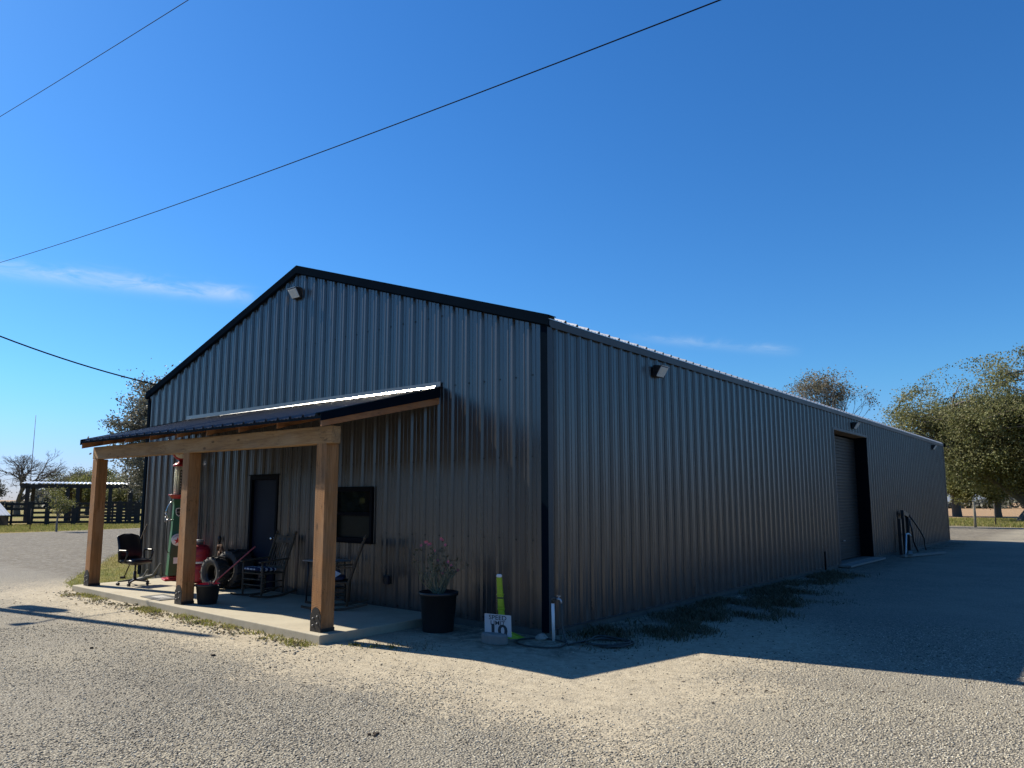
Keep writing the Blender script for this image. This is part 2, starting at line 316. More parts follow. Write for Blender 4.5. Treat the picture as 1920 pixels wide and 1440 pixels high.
def lawn_mat():
    t = NT('winter_pasture'); co = t.tc.outputs['Object']; X, Y, Z = t.sep(co)
    a = t.noise(t.coord(scale=(1, 1, 1)), 0.12, 6, 0.6); b = t.noise(co, 1.8, 6, 0.7)
    c = t.mix(t.step(b, 0.3, 0.7), (0.099, 0.113, 0.023), (0.198, 0.180, 0.050))
    c = t.mix(t.math('MULTIPLY', t.step(a, 0.4, 0.6), 0.75), c, (0.234, 0.171, 0.068))
    far = t.math('MULTIPLY', t.step(Y, 72, 92), 0.9); c = t.mix(far, c, (0.306, 0.198, 0.117))
    b1 = t.bump(t.noise(co, 22, 5, 0.7), 0.9, 0.06); t.bump(t.noise(co, 2.5, 4), 0.6, 0.2, b1)
    return t.fin(c, 0.95, 0, 0.15)
M['lawn'] = lawn_mat()

# ------------------------------------------------------------------ mesh helpers
class MB:
    def __init__(s): s.v = []; s.f = []; s.sm = []
    def add(s, vs, fs, smooth=False):
        o = len(s.v); s.v += [tuple(v) for v in vs]; s.f += [tuple(i+o for i in f) for f in fs]; s.sm += [smooth]*len(fs); return s
    def box(s, c, size, rz=0, rx=0, ry=0, bev=0.0):
        x, y, z = [q/2 for q in size]
        m = Matrix.Translation(c) @ Matrix.Rotation(rz, 4, 'Z') @ Matrix.Rotation(ry, 4, 'Y') @ Matrix.Rotation(rx, 4, 'X')
        if bev <= 0:
            vs = [m @ Vector(p) for p in ((-x,-y,-z),(x,-y,-z),(x,y,-z),(-x,y,-z),(-x,-y,z),(x,-y,z),(x,y,z),(-x,y,z))]
            return s.add(vs, [(0,3,2,1),(4,5,6,7),(0,1,5,4),(1,2,6,5),(2,3,7,6),(3,0,4,7)])
        b = min(bev, x*0.9, y*0.9, z*0.9)
        vs = []
        for sx in (-1, 1):
            for sy in (-1, 1):
                for sz in (-1, 1):
                    vs += [m @ Vector((sx*x, sy*(y-b), sz*(z-b))), m @ Vector((sx*(x-b), sy*y, sz*(z-b))), m @ Vector((sx*(x-b), sy*(y-b), sz*z))]
        import bmesh
        bm = bmesh.new(); bv = [bm.verts.new(v) for v in vs]; r = bmesh.ops.convex_hull(bm, input=bv)
        bmesh.ops.dissolve_limit(bm, angle_limit=0.02, verts=bm.verts, edges=bm.edges)
        bm.verts.index_update(); V = [v.co.copy() for v in bm.verts]; F = [[v.index for v in f.verts] for f in bm.faces]; bm.free()
        return s.add(V, F)
    def hexa(s, pts):      # 8 points, bottom ring then top ring
        return s.add(pts, [(0,3,2,1),(4,5,6,7),(0,1,5,4),(1,2,6,5),(2,3,7,6),(3,0,4,7)])
    def beam(s, a, b, w, h, up=(0, 0, 1)):
        a, b = Vector(a), Vector(b); d = (b-a).normalized(); u = Vector(up); r = d.cross(u)
        if r.length < 1e-4: r = d.cross(Vector((0, 1, 0)))
        r.normalize(); u = r.cross(d).normalized()
        pts = []
        for p in (a, b):
            pts += [p - r*w/2 - u*h/2, p + r*w/2 - u*h/2, p + r*w/2 + u*h/2, p - r*w/2 + u*h/2]
        return s.add(pts, [(0,3,2,1),(4,5,6,7),(0,1,5,4),(1,2,6,5),(2,3,7,6),(3,0,4,7)])
    def tube(s, pts, rad, n=8, cap=True, smooth=True):
        pts = [Vector(p) for p in pts]; k = len(pts)
        if not hasattr(rad, '__len__'): rad = [rad]*k
        vs = []; prev = None
        for i, p in enumerate(pts):
            d = (pts[min(i+1, k-1)] - pts[max(i-1, 0)])
            if d.length < 1e-9: d = Vector((0, 0, 1))
            d.normalize()
            if prev is None:
                a = Vector((1, 0, 0)) if abs(d.x) < 0.9 else Vector((0, 1, 0)); u = d.cross(a).normalized()
            else:
                u = (prev - d*prev.dot(d)); u = u.normalized() if u.length > 1e-6 else d.orthogonal().normalized()
            prev = u; w = d.cross(u)
            for j in range(n):
                t = 2*math.pi*j/n; vs.append(p + (u*math.cos(t) + w*math.sin(t))*rad[i])
        fs = [(i*n+j, i*n+(j+1) % n, (i+1)*n+(j+1) % n, (i+1)*n+j) for i in range(k-1) for j in range(n)]
        s.add(vs, fs, smooth)
        if cap:
            o = len(s.v)-k*n; s.f += [tuple(o+j for j in range(n))[::-1], tuple(o+(k-1)*n+j for j in range(n))]; s.sm += [False, False]
        return s
    def lathe(s, prof, n=24, c=(0, 0, 0), mat=None, smooth=True, a0=0, a1=2*math.pi):
        full = abs(a1-a0-2*math.pi) < 1e-6; m = n if full else n+1
        vs = []
        for r, z in prof:
            for j in range(m):
                t = a0+(a1-a0)*j/n; v = Vector((r*math.cos(t), r*math.sin(t), z)); v = (mat @ v) if mat else v; vs.append(v+Vector(c))
        k = len(prof); fs = []
        for i in range(k-1):
            for j in range(n):
                a = i*m+j; b = i*m+(j+1) % m; fs.append((a, b, b+m, a+m))
        return s.add(vs, fs, smooth)
    def prism(s, poly, axis_o, ux, uy, depth):      # polygon in plane (ux,uy) at axis_o, extruded by depth vector
        o, ux, uy, d = Vector(axis_o), Vector(ux), Vector(uy), Vector(depth); n = len(poly)
        a = [o+ux*x+uy*y for x, y in poly]; b = [p+d for p in a]
        return s.add(a+b, [tuple(range(n))[::-1], tuple(range(n, 2*n))]+[(i, (i+1) % n, n+(i+1) % n, n+i) for i in range(n)])
    def mark(s): s.cut = len(s.f); return s
    def build(s, name, mat, parent=None, bevel=0, mat2=None):
        me = bpy.data.meshes.new(name); me.from_pydata(s.v, [], s.f); me.update()
        me.polygons.foreach_set('use_smooth', s.sm)
        o = link(name, me, mat, parent, bevel)
        if mat2:
            me.materials.append(M[mat2]); me.polygons.foreach_set('material_index', [0 if i < s.cut else 1 for i in range(len(s.f))])
        return o

def link(name, me, mat, parent=None, bevel=0):
    o = bpy.data.objects.new(name, me); COL.objects.link(o)
    if mat is not None: me.materials.append(mat if not isinstance(mat, str) else M[mat])
    if parent is not None: o.parent = parent
    if bevel:
        b = o.modifiers.new('bevel', 'BEVEL'); b.width = bevel; b.segments = 2; b.limit_method = 'ANGLE'; b.angle_limit = R(40)
    return o

def np_mesh(name, V, F, mat, parent=None):
    V = np.asarray(V, np.float32); F = np.asarray(F, np.int32)
    me = bpy.data.meshes.new(name); me.vertices.add(len(V)); me.vertices.foreach_set('co', V.ravel())
    k = F.shape[1]; me.loops.add(F.size); me.loops.foreach_set('vertex_index', F.ravel())
    me.polygons.add(len(F)); me.polygons.foreach_set('loop_start', np.arange(0, F.size, k, dtype=np.int32)); me.polygons.foreach_set('loop_total', np.full(len(F), k, np.int32))
    me.update(calc_edges=True); me.validate()
    return link(name, me, mat, parent)

def tag(o, label, cat, group=None):
    o['label'] = label; o['category'] = cat
    if group: o['group'] = group
    return o
def thing(name, label, cat, loc=(0, 0, 0), rz=0, group=None):
    o = bpy.data.objects.new(name, None); COL.objects.link(o); o.location = loc; o.rotation_euler = (0, 0, rz); o.empty_display_size = 0.2
    return tag(o, label, cat, group)
def kind(o, k): o['kind'] = k; return o
def children(o): return [c for c in bpy.data.objects if c.parent is o]
def copy_tree(o, loc, rz=0, label=None, scale=None):
    r = o.copy(); COL.objects.link(r); r.location = loc; r.rotation_euler = (0, 0, rz)
    if label: r['label'] = label
    if scale: r.scale = (scale,)*3
    for c in children(o):
        d = c.copy(); COL.objects.link(d); d.parent = r
        for g in children(c):
            e = g.copy(); COL.objects.link(e); e.parent = d
    return r

def sheet(name, pts, z, mat):
    n = len(pts); me = bpy.data.meshes.new(name); me.from_pydata([(x, y, z) for x, y in pts], [], [tuple(range(n))]); me.update(); return link(name, me, mat)

# ------------------------------------------------------------------ ground
G = -0.10
g = sheet('ground', [(-900, -900), (900, -900), (900, 900), (-900, 900)], G, 'lawn'); kind(g, 'structure')
def wob_poly(pts, amp=0.5, step=1.5, seed=1):
    rng = random.Random(seed); out = []
    for i in range(len(pts)):
        a, b = pts[i], pts[(i+1) % len(pts)]; L = math.dist(a, b); n = max(1, min(60, int(L/step)))
        for k in range(n):
            t = k/n; out.append((a[0]+(b[0]-a[0])*t+rng.uniform(-amp, amp), a[1]+(b[1]-a[1])*t+rng.uniform(-amp, amp)))
    return out
# gravel yard: from in front of the camera out to the lane on the left and to the far end on the right
yard = [(30, -40), (30, 38), (22, 46), (-3, 55), (-10, 54), (-5, 40), (-1.2, 32.0), (-13.0, 33.0), (-13.6, 1.5), (-14.2, 2.6), (-22, 5.0), (-26, 16), (-30, 40), (-52, 44), (-44, 22), (-40.5, 8.1), (-38.0, -2), (-38, -40)]
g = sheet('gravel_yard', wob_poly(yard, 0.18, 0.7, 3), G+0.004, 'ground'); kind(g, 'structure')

# ------------------------------------------------------------------ metal building
BW, BL, EH, RH = 12.05, 30.9, 4.25, 6.2
SL = (RH-EH)/(BW/2)
def rib_profile(s0, s1, first, pitch=0.3048):
    """(s, height) points of the ribbed sheet between s0 and s1"""
    pts = [(s0, 0.0)]
    k = math.floor((s0-first)/pitch)-1
    while True:
        c = first+k*pitch
        if c > s1+0.2: break
        for ds, h in ((-0.038, 0), (-0.014, 0.037), (0.014, 0.037), (0.038, 0), (0.086, 0), (0.092, 0.008), (0.110, 0.008), (0.116, 0), (0.188, 0), (0.194, 0.008), (0.212, 0.008), (0.218, 0)):
            x = c+ds
            if s0+0.001 < x < s1-0.001: pts.append((x, h))
        k += 1
    pts.append((s1, 0.0))
    return pts
def ribbed_wall(mb, origin, along, normal, s0, s1, first, zb, ztop, holes=()):
    o, a, n = Vector(origin), Vector(along), Vector(normal)
    pr = rib_profile(s0, s1, first)
    cuts = sorted({q for h in holes for q in h[:2]})
    pts = []
    for (x0, h0), (x1, h1) in zip(pr, pr[1:]):
        pts.append((x0, h0))
        for q in cuts:
            if x0 < q < x1: pts.append((q, h0+(h1-h0)*(q-x0)/(x1-x0)))
    pts.append(pr[-1])
    for (x0, h0), (x1, h1) in zip(pts, pts[1:]):
        xm = (x0+x1)/2; spans = [(None, None)]
        hs = [h for h in holes if h[0] <= xm <= h[1]]
        segs = [(zb, None)]
        if hs:
            _, _, z0, z1 = hs[0]; segs = ([(zb, z0)] if z0 > zb+1e-3 else [])+[(z1, None)]
        for lo, hi in segs:
            t0 = ztop(x0) if hi is None else hi; t1 = ztop(x1) if hi is None else hi
            p0 = o+a*x0+n*h0; p1 = o+a*x1+n*h1
            mb.add([(p0.x, p0.y, lo), (p1.x, p1.y, lo), (p1.x, p1.y, t1), (p0.x, p0.y, t0)], [(0, 1, 2, 3)])

bld = thing('metal_building', 'long charcoal ribbed metal building with a low gable roof, porch side facing the yard', 'building')
DOOR = (-7.37, -6.39, 0.0, 2.22); WIN = (-4.70, -3.62, 1.03, 1.95); BAY = (13.69, 17.30, 0.0, 3.73)
w = MB()
gable = lambda s: EH+SL*(min(-s, BW+s)) if -BW <= s <= 0 else EH
rs = random.Random(5)
def screws(mb, o, a, n, s0, s1, first, rows, holes, top):
    o, a, n = Vector(o), Vector(a), Vector(n); k = 0
    x = first+0.0508
    while x < s1-0.05:
        if x > s0+0.05:
            for z in rows:
                if z > top(x)-0.2 or any(h[0]-0.05 < x < h[1]+0.05 and h[2]-0.05 < z < h[3]+0.05 for h in holes): continue
                p = o+a*(x+rs.uniform(-0.006, 0.006)); p.z = z+rs.uniform(-0.012, 0.012)
                mb.beam(p-n*0.004, p+n*0.009, 0.021, 0.021)
        x += 0.3048
ribbed_wall(w, (0, 0, 0), (1, 0, 0), (0, -1, 0), -BW, 0, -0.301, 0.0, gable, [DOOR, WIN]); w.mark()
screws(w, (0, 0, 0), (1, 0, 0), (0, -1, 0), -BW, 0, -0.301-0.3048*45, (0.06, 1.2, 2.355, 3.53, 4.7), [DOOR, WIN], gable)
w.build('gable_wall', 'wall', bld, mat2='screw')
w = MB(); ribbed_wall(w, (0, 0, 0), (0, 1, 0), (1, 0, 0), 0, BL, 0.21, 0.0, lambda s: EH, [BAY]); w.mark()
screws(w, (0, 0, 0), (0, 1, 0), (1, 0, 0), 0, BL, 0.21-0.3048, (0.06, 1.19, 2.55, 3.29), [BAY], lambda s: EH+1)
w.build('side_wall', 'wall', bld, mat2='screw')
w = MB(); ribbed_wall(w, (-BW, 0, 0), (0, 1, 0), (-1, 0, 0), 0, BL, 0.21, 0.0, lambda s: EH); w.build('side_wall', 'wall', bld)
w = MB(); ribbed_wall(w, (0, BL, 0), (1, 0, 0), (0, 1, 0), -BW, 0, -0.301, 0.0, gable); w.build('gable_wall', 'wall', bld)
# footing
w = MB()
w.box((-BW/2, 0.10, -0.055), (BW-0.02, 0.24, 0.105)); w.box((-0.11, BL/2, -0.056), (0.24, BL-0.45, 0.107))
w.box((-BW+0.11, BL/2, -0.056), (0.24, BL-0.45, 0.107)); w.box((-BW/2, BL-0.10, -0.055), (BW-0.02, 0.24, 0.105))
w.box((-BW/2, BL/2, -0.09), (BW-0.3, BL-0.3, 0.14))
w.build('footing', 'footing', bld)
w = MB(); w.box((0.02, (BAY[0]+BAY[1])/2, -0.045), (0.62, BAY[1]-BAY[0]+0.3, 0.05)); w.build('door_sill', 'cement', bld)
# roof sheets (one per slope), ribs run down the slope
def roof_slope(sgn):
    mb = MB(); pr = rib_profile(-0.05, BL+0.05, 0.405)
    xr, zr = -BW/2, 4.325+SL*(BW/2+0.05); xe = 0.05 if sgn > 0 else -BW-0.05
    nz = Vector((SL*sgn, 0, 1)).normalized()
    for (y0, h0), (y1, h1) in zip(pr, pr[1:]):
        a = Vector((xr, y0, zr))+nz*h0; b = Vector((xr, y1, zr))+nz*h1; c = Vector((xe, y1, 4.325))+nz*h1; d = Vector((xe, y0, 4.325))+nz*h0
        mb.add([a, b, c, d] if sgn < 0 else [a, d, c, b], [(0, 1, 2, 3)])
    lo = Vector((0, 0, -0.012))
    a, b, c, d = (Vector((xr, -0.05, zr)), Vector((xr, BL+0.05, zr)), Vector((xe, BL+0.05, 4.325)), Vector((xe, -0.05, 4.325)))
    mb.add([a+lo, b+lo, c+lo, d+lo], [(0, 1, 2, 3)]); mb.add([d, c, c+lo, d+lo], [(0, 1, 2, 3)])
    return mb.build('roof', 'roof_light', bld)
roof_slope(1); roof_slope(-1)
w = MB(); z = 4.325+SL*(BW/2+0.05)+0.038
w.add([(-BW/2-0.2, -0.07, z-0.2*SL), (-BW/2, -0.07, z+0.005), (-BW/2+0.2, -0.07, z-0.2*SL), (-BW/2-0.2, BL+0.07, z-0.2*SL), (-BW/2, BL+0.07, z+0.005), (-BW/2+0.2, BL+0.07, z-0.2*SL)], [(0, 1, 4, 3), (1, 2, 5, 4)])
w.build('ridge_cap', 'trim', bld)
# rake trims of the near gable: drop face, top flange, small return
def rake(y, sgn_y):
    for sg in (1, -1):
        mb = MB(); xe = 0.10 if sg > 0 else -BW-0.10; ze = 4.325+0.045-0.05*SL; zr = ze+SL*(abs(xe+BW/2))
        a = Vector((xe, 0, ze)); b = Vector((-BW/2, 0, zr)); d = (b-a).normalized(); dn = Vector((0, 0, -1))
        def quad(p, q, y0, y1, z0, z1):
            return [Vector((p.x, y0, p.z+z0)), Vector((q.x, y0, q.z+z0)), Vector((q.x, y1, q.z+z1)), Vector((p.x, y1, p.z+z1))]
        yo = y+sgn_y*0.085; yi = y-sgn_y*0.10
        outer = [(yo, 0.0), (yo, -0.150), (yo-sgn_y*0.004, -0.156), (y+sgn_y*0.036, -0.172), (y+sgn_y*0.034, -0.16), (yo-sgn_y*0.012, -0.14), (yo-sgn_y*0.012, -0.012), (yi, -0.012), (yi, 0.0)]
        vs = [(a.x, q, a.z+h) for q, h in outer]+[(b.x, q, b.z+h) for q, h in outer]; n = len(outer)
        mb.add(vs, [(i, (i+1) % n, n+(i+1) % n, n+i) for i in range(n)]); mb.add(vs[:n], [tuple(range(n))])
        mb.build('rake_trim', 'trim', bld)
rake(0.0, -1); rake(BL, 1)
for xs in (1, -1):
    mb = MB(); x0 = 0.0 if xs > 0 else -BW
    prof = [(0.036, 4.215), (0.05, 4.20), (0.056, 4.30), (0.044, 4.312), (0.034, 4.31), (0.034, 4.225)]
    vs = [(x0+xs*q, 0.0, h) for q, h in prof]+[(x0+xs*q, BL, h) for q, h in prof]; n = len(prof)
    mb.add(vs, [(i, (i+1) % n, n+(i+1) % n, n+i) for i in range(n)]+[tuple(range(n)), tuple(range(n, 2*n))]); mb.build('eave_trim', 'trim_side', bld)
# corner trims (front face dark, side face slate): L-shaped pieces
for cx, cy, sx, sy in ((0, 0, 1, -1), (-BW, 0, -1, -1), (0, BL, 1, 1), (-BW, BL, -1, 1)):
    mb = MB(); mb.box((cx+sx*0.04-sx*0.06, cy+sy*0.037, EH/2+0.0), (0.12, 0.006, EH+0.06)); mb.build('corner_trim', 'trim', bld)
    mb = MB(); mb.box((cx+sx*0.037, cy+sy*0.04-sy*0.062, EH/2-0.03), (0.006, 0.12, EH-0.04)); mb.build('corner_trim', 'trim_side', bld)
# base trim along the side wall
mb = MB(); mb.box((0.02, 0.08+13.55/2, -0.004), (0.05, 13.5, 0.012)); mb.box((0.02, 17.4+(BL-17.45)/2, -0.004), (0.05, BL-17.5, 0.012)); mb.build('base_trim', 'trim_side', bld)

# entry door
ed = MB(); x0, x1, z0, z1 = DOOR
ed.box((x0+0.035, -0.012, z1/2), (0.07, 0.10, z1)); ed.box((x1-0.035, -0.012, z1/2), (0.07, 0.10, z1)); ed.box(((x0+x1)/2, -0.012, z1-0.04), (x1-x0-0.14, 0.10, 0.08))
ed.box(((x0+x1)/2, -0.055, z1+0.012), (x1-x0+0.06, 0.05, 0.02))
fr = ed.build('door_frame', 'frame_black', bld, 0.004)
dd = MB(); dd.box(((x0+x1)/2, 0.02, 1.075), (x1-x0-0.146, 0.045, 2.12)); dr = dd.build('door', 'door', bld, 0.003)
h = MB(); h.lathe([(0, 0), (0.03, 0), (0.03, 0.008), (0.012, 0.01), (0.012, 0.04), (0.03, 0.05), (0.032, 0.065), (0.02, 0.078), (0, 0.08)], 14, (x1-0.15, -0.003, 1.0), Matrix.Rotation(R(90), 4, 'X'))
h.build('handle', 'chrome', dr)
# window
x0, x1, z0, z1 = WIN; wf = MB(); xm = (x0+x1)/2; zm = (z0+z1)/2
wf.box((x0+0.03, -0.012, zm), (0.06, 0.10, z1-z0)); wf.box((x1-0.03, -0.012, zm), (0.06, 0.10, z1-z0))
wf.box((xm, -0.012, z1-0.03), (x1-x0-0.12, 0.10, 0.06)); wf.box((xm, -0.012, z0+0.035), (x1-x0-0.12, 0.10, 0.07)); wf.box((xm, -0.006, 1.50), (x1-x0-0.12, 0.05, 0.055))
wf.box((xm, -0.055, z1+0.012), (x1-x0+0.05, 0.05, 0.02)); wf.box((xm, -0.045, z0-0.012), (x1-x0+0.05, 0.07, 0.02))
wi = wf.build('window', 'frame_black', bld, 0.003)
p = MB(); p.box((xm, 0.018, (1.53+z1-0.06)/2), (x1-x0-0.125, 0.006, z1-0.06-1.53)); p.build('pane', 'glass', wi)
p = MB(); p.box((xm, 0.030, (1.47+z0+0.07)/2), (x1-x0-0.125, 0.006, 1.47-z0-0.07)); p.build('pane', 'screen', wi)
# bay door, set back in a deep reveal
y0, y1, z0, z1 = BAY; D = 0.36
mb = MB()
zz = 0.0; prof = []
while zz < z1-0.02:
    for dz, h in ((0.0, 0.0), (0.012, 0.012), (0.066, 0.014), (0.078, 0.0)):
        if zz+dz < z1-0.01: prof.append((zz+dz, h))
    zz += 0.092
    if int(zz/0.61) != int((zz-0.092)/0.61): zz += 0.022
for (a, ha), (b, hb) in zip(prof, prof[1:]):
    mb.add([(-D+ha, y0, a), (-D+ha, y1, a), (-D+hb, y1, b), (-D+hb, y0, b)], [(0, 1, 2, 3)])
rd = mb.build('overhead_door', 'bay', bld)
hd = MB(); hd.box((-D+0.03, (y0+y1)/2, 0.55), (0.03, 0.14, 0.03), bev=0.006); hd.build('handle', 'galv', rd)
mb = MB()
mb.box((-D/2-0.01, y0-0.012, z1/2), (D+0.06, 0.02, z1)); mb.build('door_jamb', 'frame_black', bld)
mb = MB(); mb.box((-D/2-0.01, y1+0.012, z1/2), (D+0.06, 0.02, z1)); mb.build('door_jamb', 'frame_black', bld)
mb = MB(); mb.box((-D/2+0.01, (y0+y1)/2, z1+0.012), (D+0.04, y1-y0, 0.02)); mb.build('door_header', 'tanjamb', bld)
mb = MB()
mb.box((0.038, y0-0.03, z1/2+0.03), (0.008, 0.075, z1+0.06)); mb.box((0.038, y1+0.03, z1/2+0.03), (0.008, 0.075, z1+0.06)); mb.box((0.038, (y0+y1)/2, z1+0.045), (0.0075, y1-y0+0.02, 0.065)); mb.build('door_trim', 'trim_side', bld)
# outlet box
mb = MB(); mb.box((-3.2, -0.06, 0.45), (0.085, 0.075, 0.14), bev=0.01); ob = mb.build('outlet_box', 'trim_side', bld)
mb = MB(); mb.box((-3.2, -0.103, 0.46), (0.05, 0.008, 0.085), bev=0.004); mb.build('cover', 'black', ob)
# short downpipe stub near the bay door and conduit
mb = MB(); mb.tube([(0.06, 12.2, -0.06), (0.06, 12.2, 0.42)], 0.022, 8); mb.build('conduit', 'frame_black', bld)

# wall pack lights
def wall_light(loc, rz, label):
    t = thing('wall_light', label, 'light', loc, rz, 'wall lights on the metal building'); t.scale = (0.76, 0.76, 0.80)
    b = MB()
    b.prism([(0, -0.12), (0, 0.12), (0.075, 0.125), (0.20, 0.10), (0.205, 0.085), (0.07, -0.12)], (-0.175, 0, 0), (0, -1, 0), (0, 0, 1), (0.35, 0, 0)); b.build('housing', 'black', t, 0.006)
    l = MB(); l.prism([(0.085, -0.118), (0.222, 0.07), (0.216, 0.078), (0.20, 0.085), (0.08, -0.10)], (-0.16, 0, 0), (0, -1, 0), (0, 0, 1), (0.32, 0, 0))
    for k in range(13):
        l.beam((-0.15+0.025*k, -0.088, -0.115), (-0.15+0.025*k, -0.220, 0.066), 0.007, 0.007)
    l.build('lens', 'lens', t)
    l = MB(); l.box((0, -0.19, 0.108), (0.36, 0.10, 0.012), rx=R(12)); l.build('visor', 'galv', t)
wall_light((-5.98, -0.036, 5.76), 0, 'black wall light with a glass lens high under the gable peak')
wall_light((0.036, 3.22, 3.98), R(90), 'black wall light on the side wall nearest to the near building corner')
wall_light((0.036, 15.74, 4.0), R(90), 'black wall light directly above the overhead bay door')
wall_light((0.036, 28.2, 4.03), R(90), 'black wall light at the far end of the side wall')

# ------------------------------------------------------------------ porch
slab = MB(); slab.hexa([(-10.35, -2.13, -0.13), (-1.93, -2.32, -0.13), (-1.93, -0.042, -0.13), (-10.35, -0.042, -0.13), (-10.35, -2.13, 0.02), (-1.93, -2.32, 0.02), (-1.93, -0.042, 0.02), (-10.35, -0.042, 0.02)])
o = slab.build('porch_slab', 'concrete', None, 0.012); kind(o, 'structure')
porch = thing('porch', 'timber lean-to porch with three thick wooden posts and a dark ribbed roof', 'porch')
def fy(x): return -2.2+(-x-2.1)*0.025          # front line of the posts (the porch is a touch out of square)
for px, top in ((-2.19, 2.51), (-6.06, 2.535), (-10.0, 2.56)):
    y = fy(px); mb = MB(); s = 0.108
    mb.hexa([(px-s, y, 0.022), (px+s, y, 0.022), (px+s, y+2*s, 0.022), (px-s, y+2*s, 0.022), (px-s*0.99, y, top), (px+s*0.99, y, top), (px+s*0.99, y+2*s, top), (px-s*0.99, y+2*s, top)])
    po = mb.build('post', 'post', porch, 0.008)
    b = MB(); pts = [(-s-0.004, 0), (s+0.004, 0), (s+0.004, 0.22)]+[(0.085*math.cos(t), 0.24+0.075*math.sin(t)) for t in [math.pi*k/8 for k in range(9)]]+[(-s-0.004, 0.22)]
    b.prism(pts, (px, y-0.008, 0.022), (1, 0, 0), (0, 0, 1), (0, 0.007, 0))
    b.box((px+s+0.003, y+s, 0.045), (0.006, 2*s+0.01, 0.05)); b.box((px-s-0.003, y+s, 0.045), (0.006, 2*s+0.01, 0.05))
    br = b.build('bracket', 'bracket', po)
    for bx, bz in ((-0.045, 0.10), (0.045, 0.13), (-0.045, 0.19), (0.045, 0.22)):
        b = MB(); b.lathe([(0, 0.016), (0.014, 0.014), (0.016, 0)], 6, (px+bx, y-0.008, bz), Matrix.Rotation(R(90), 4, 'X')); b.build('bolt', 'bolt', po)
mb = MB(); xa, xb = -10.14, -1.975
mb.hexa([(xa, fy(xa)-0.0, 2.565), (xb, fy(xb), 2.505), (xb, fy(xb)+0.16, 2.505), (xa, fy(xa)+0.16, 2.565), (xa, fy(xa), 2.815), (xb, fy(xb), 2.745), (xb, fy(xb)+0.16, 2.745), (xa, fy(xa)+0.16, 2.815)])
mb.build('beam', 'beam', porch, 0.01)
# roof plane of the porch
def rz_(y, x): return 3.49+(y)*0.262+(0.012 if x < -6 else 0.0)      # underside of the sheets
ey = lambda x: -2.45+(-x-1.9)*0.024
for x in (-9.35, -8.31, -7.27, -6.22, -5.2, -4.2, -3.14):
    mb = MB(); ya, yb = fy(x)-0.10, -0.045; hh = 0.13
    mb.hexa([(x-0.02, ya, rz_(ya, x)-hh), (x+0.02, ya, rz_(ya, x)-hh), (x+0.02, yb, rz_(yb, x)-hh), (x-0.02, yb, rz_(yb, x)-hh), (x-0.02, ya, rz_(ya, x)-0.025), (x+0.02, ya, rz_(ya, x)-0.025), (x+0.02, yb, rz_(yb, x)-0.025), (x-0.02, yb, rz_(yb, x)-0.025)])
    mb.build('rafter', 'rafter', porch, 0.004)
for q in (0.06, 0.36, 0.70):      # purlins under the sheets
    mb = MB(); a = (-10.0, ey(-10.0)*q-0.02, 0); b = (-1.86, ey(-1.86)*q-0.02, 0)
    ya = -0.1 if q < 0.1 else ey(-10)*q+0.06; yb = -0.1 if q < 0.1 else ey(-1.86)*q+0.06
    mb.beam((-10.0, ya, rz_(ya, -10)-0.012), (-2.09+0.15*(q-0.06), yb, rz_(yb, -1.86)-0.012), 0.09, 0.022); mb.build('purlin', 'rafter', porch)
def xe(x, y):        # the sheets run out of square at the right end
    return x-max(0.0, (x+4.0)/2.1)*0.19*max(0.0, (y+2.45)/2.45)
mb = MB(); pr = rib_profile(-10.12, -1.88, -1.99)
for (x0, h0), (x1, h1) in zip(pr, pr[1:]):
    for dz, flip in ((0.003, False), (-0.003, True)):
        f0, f1 = ey(x0), ey(x1)
        q = [(x0, f0, rz_(f0, x0)+h0+dz), (x1, f1, rz_(f1, x1)+h1+dz), (xe(x1, 0), -0.034, rz_(-0.034, x1)+h1+dz), (xe(x0, 0), -0.034, rz_(-0.034, x0)+h0+dz)]
        mb.add(q, [(0, 1, 2, 3)] if not flip else [(3, 2, 1, 0)])
mb.build('roof', 'roof', porch)
mb = MB()
for (x0, h0), (x1, h1) in zip(pr, pr[1:]):      # closed, dark rib ends and drip edge along the eave
    f0, f1 = ey(x0)-0.003, ey(x1)-0.003
    mb.add([(x0, f0, rz_(f0, x0)-0.035), (x1, f1, rz_(f1, x1)-0.035), (x1, f1, rz_(f1, x1)+h1*0.72-0.002), (x0, f0, rz_(f0, x0)+h0*0.72-0.002)], [(0, 1, 2, 3)])
mb.build('drip_edge', 'trim', porch)
# flashing and its sun-glare strip at the wall, side fascia and eave drip edge
mb = MB(); mb.beam((-10.15, -0.052, rz_(-0.05, -10)+0.055), (-2.06, -0.052, rz_(-0.05, -2)+0.055), 0.10, 0.006, (0, -0.25, 1)); mb.beam((-10.15, -0.036, rz_(0, -10)+0.09), (-2.06, -0.036, rz_(0, -2)+0.09), 0.004, 0.075); mb.build('flashing', 'roof', porch)
mb = MB(); za, zb = rz_(-0.05, -10)+0.045, rz_(-0.05, -2)+0.045
mb.add([(-8.6, -0.096, za-0.000), (-2.10, -0.132, zb-0.012), (-2.10, -0.115, zb+0.016), (-8.6, -0.094, za+0.003), (-2.10, -0.060, zb+0.026), (-8.6, -0.060, za+0.006)], [(0, 1, 2, 3), (3, 2, 4, 5)]); mb.build('flashing', 'flash_glare', porch)  # added glare strip: tilted and tapered to draw the sun streak along the flashing
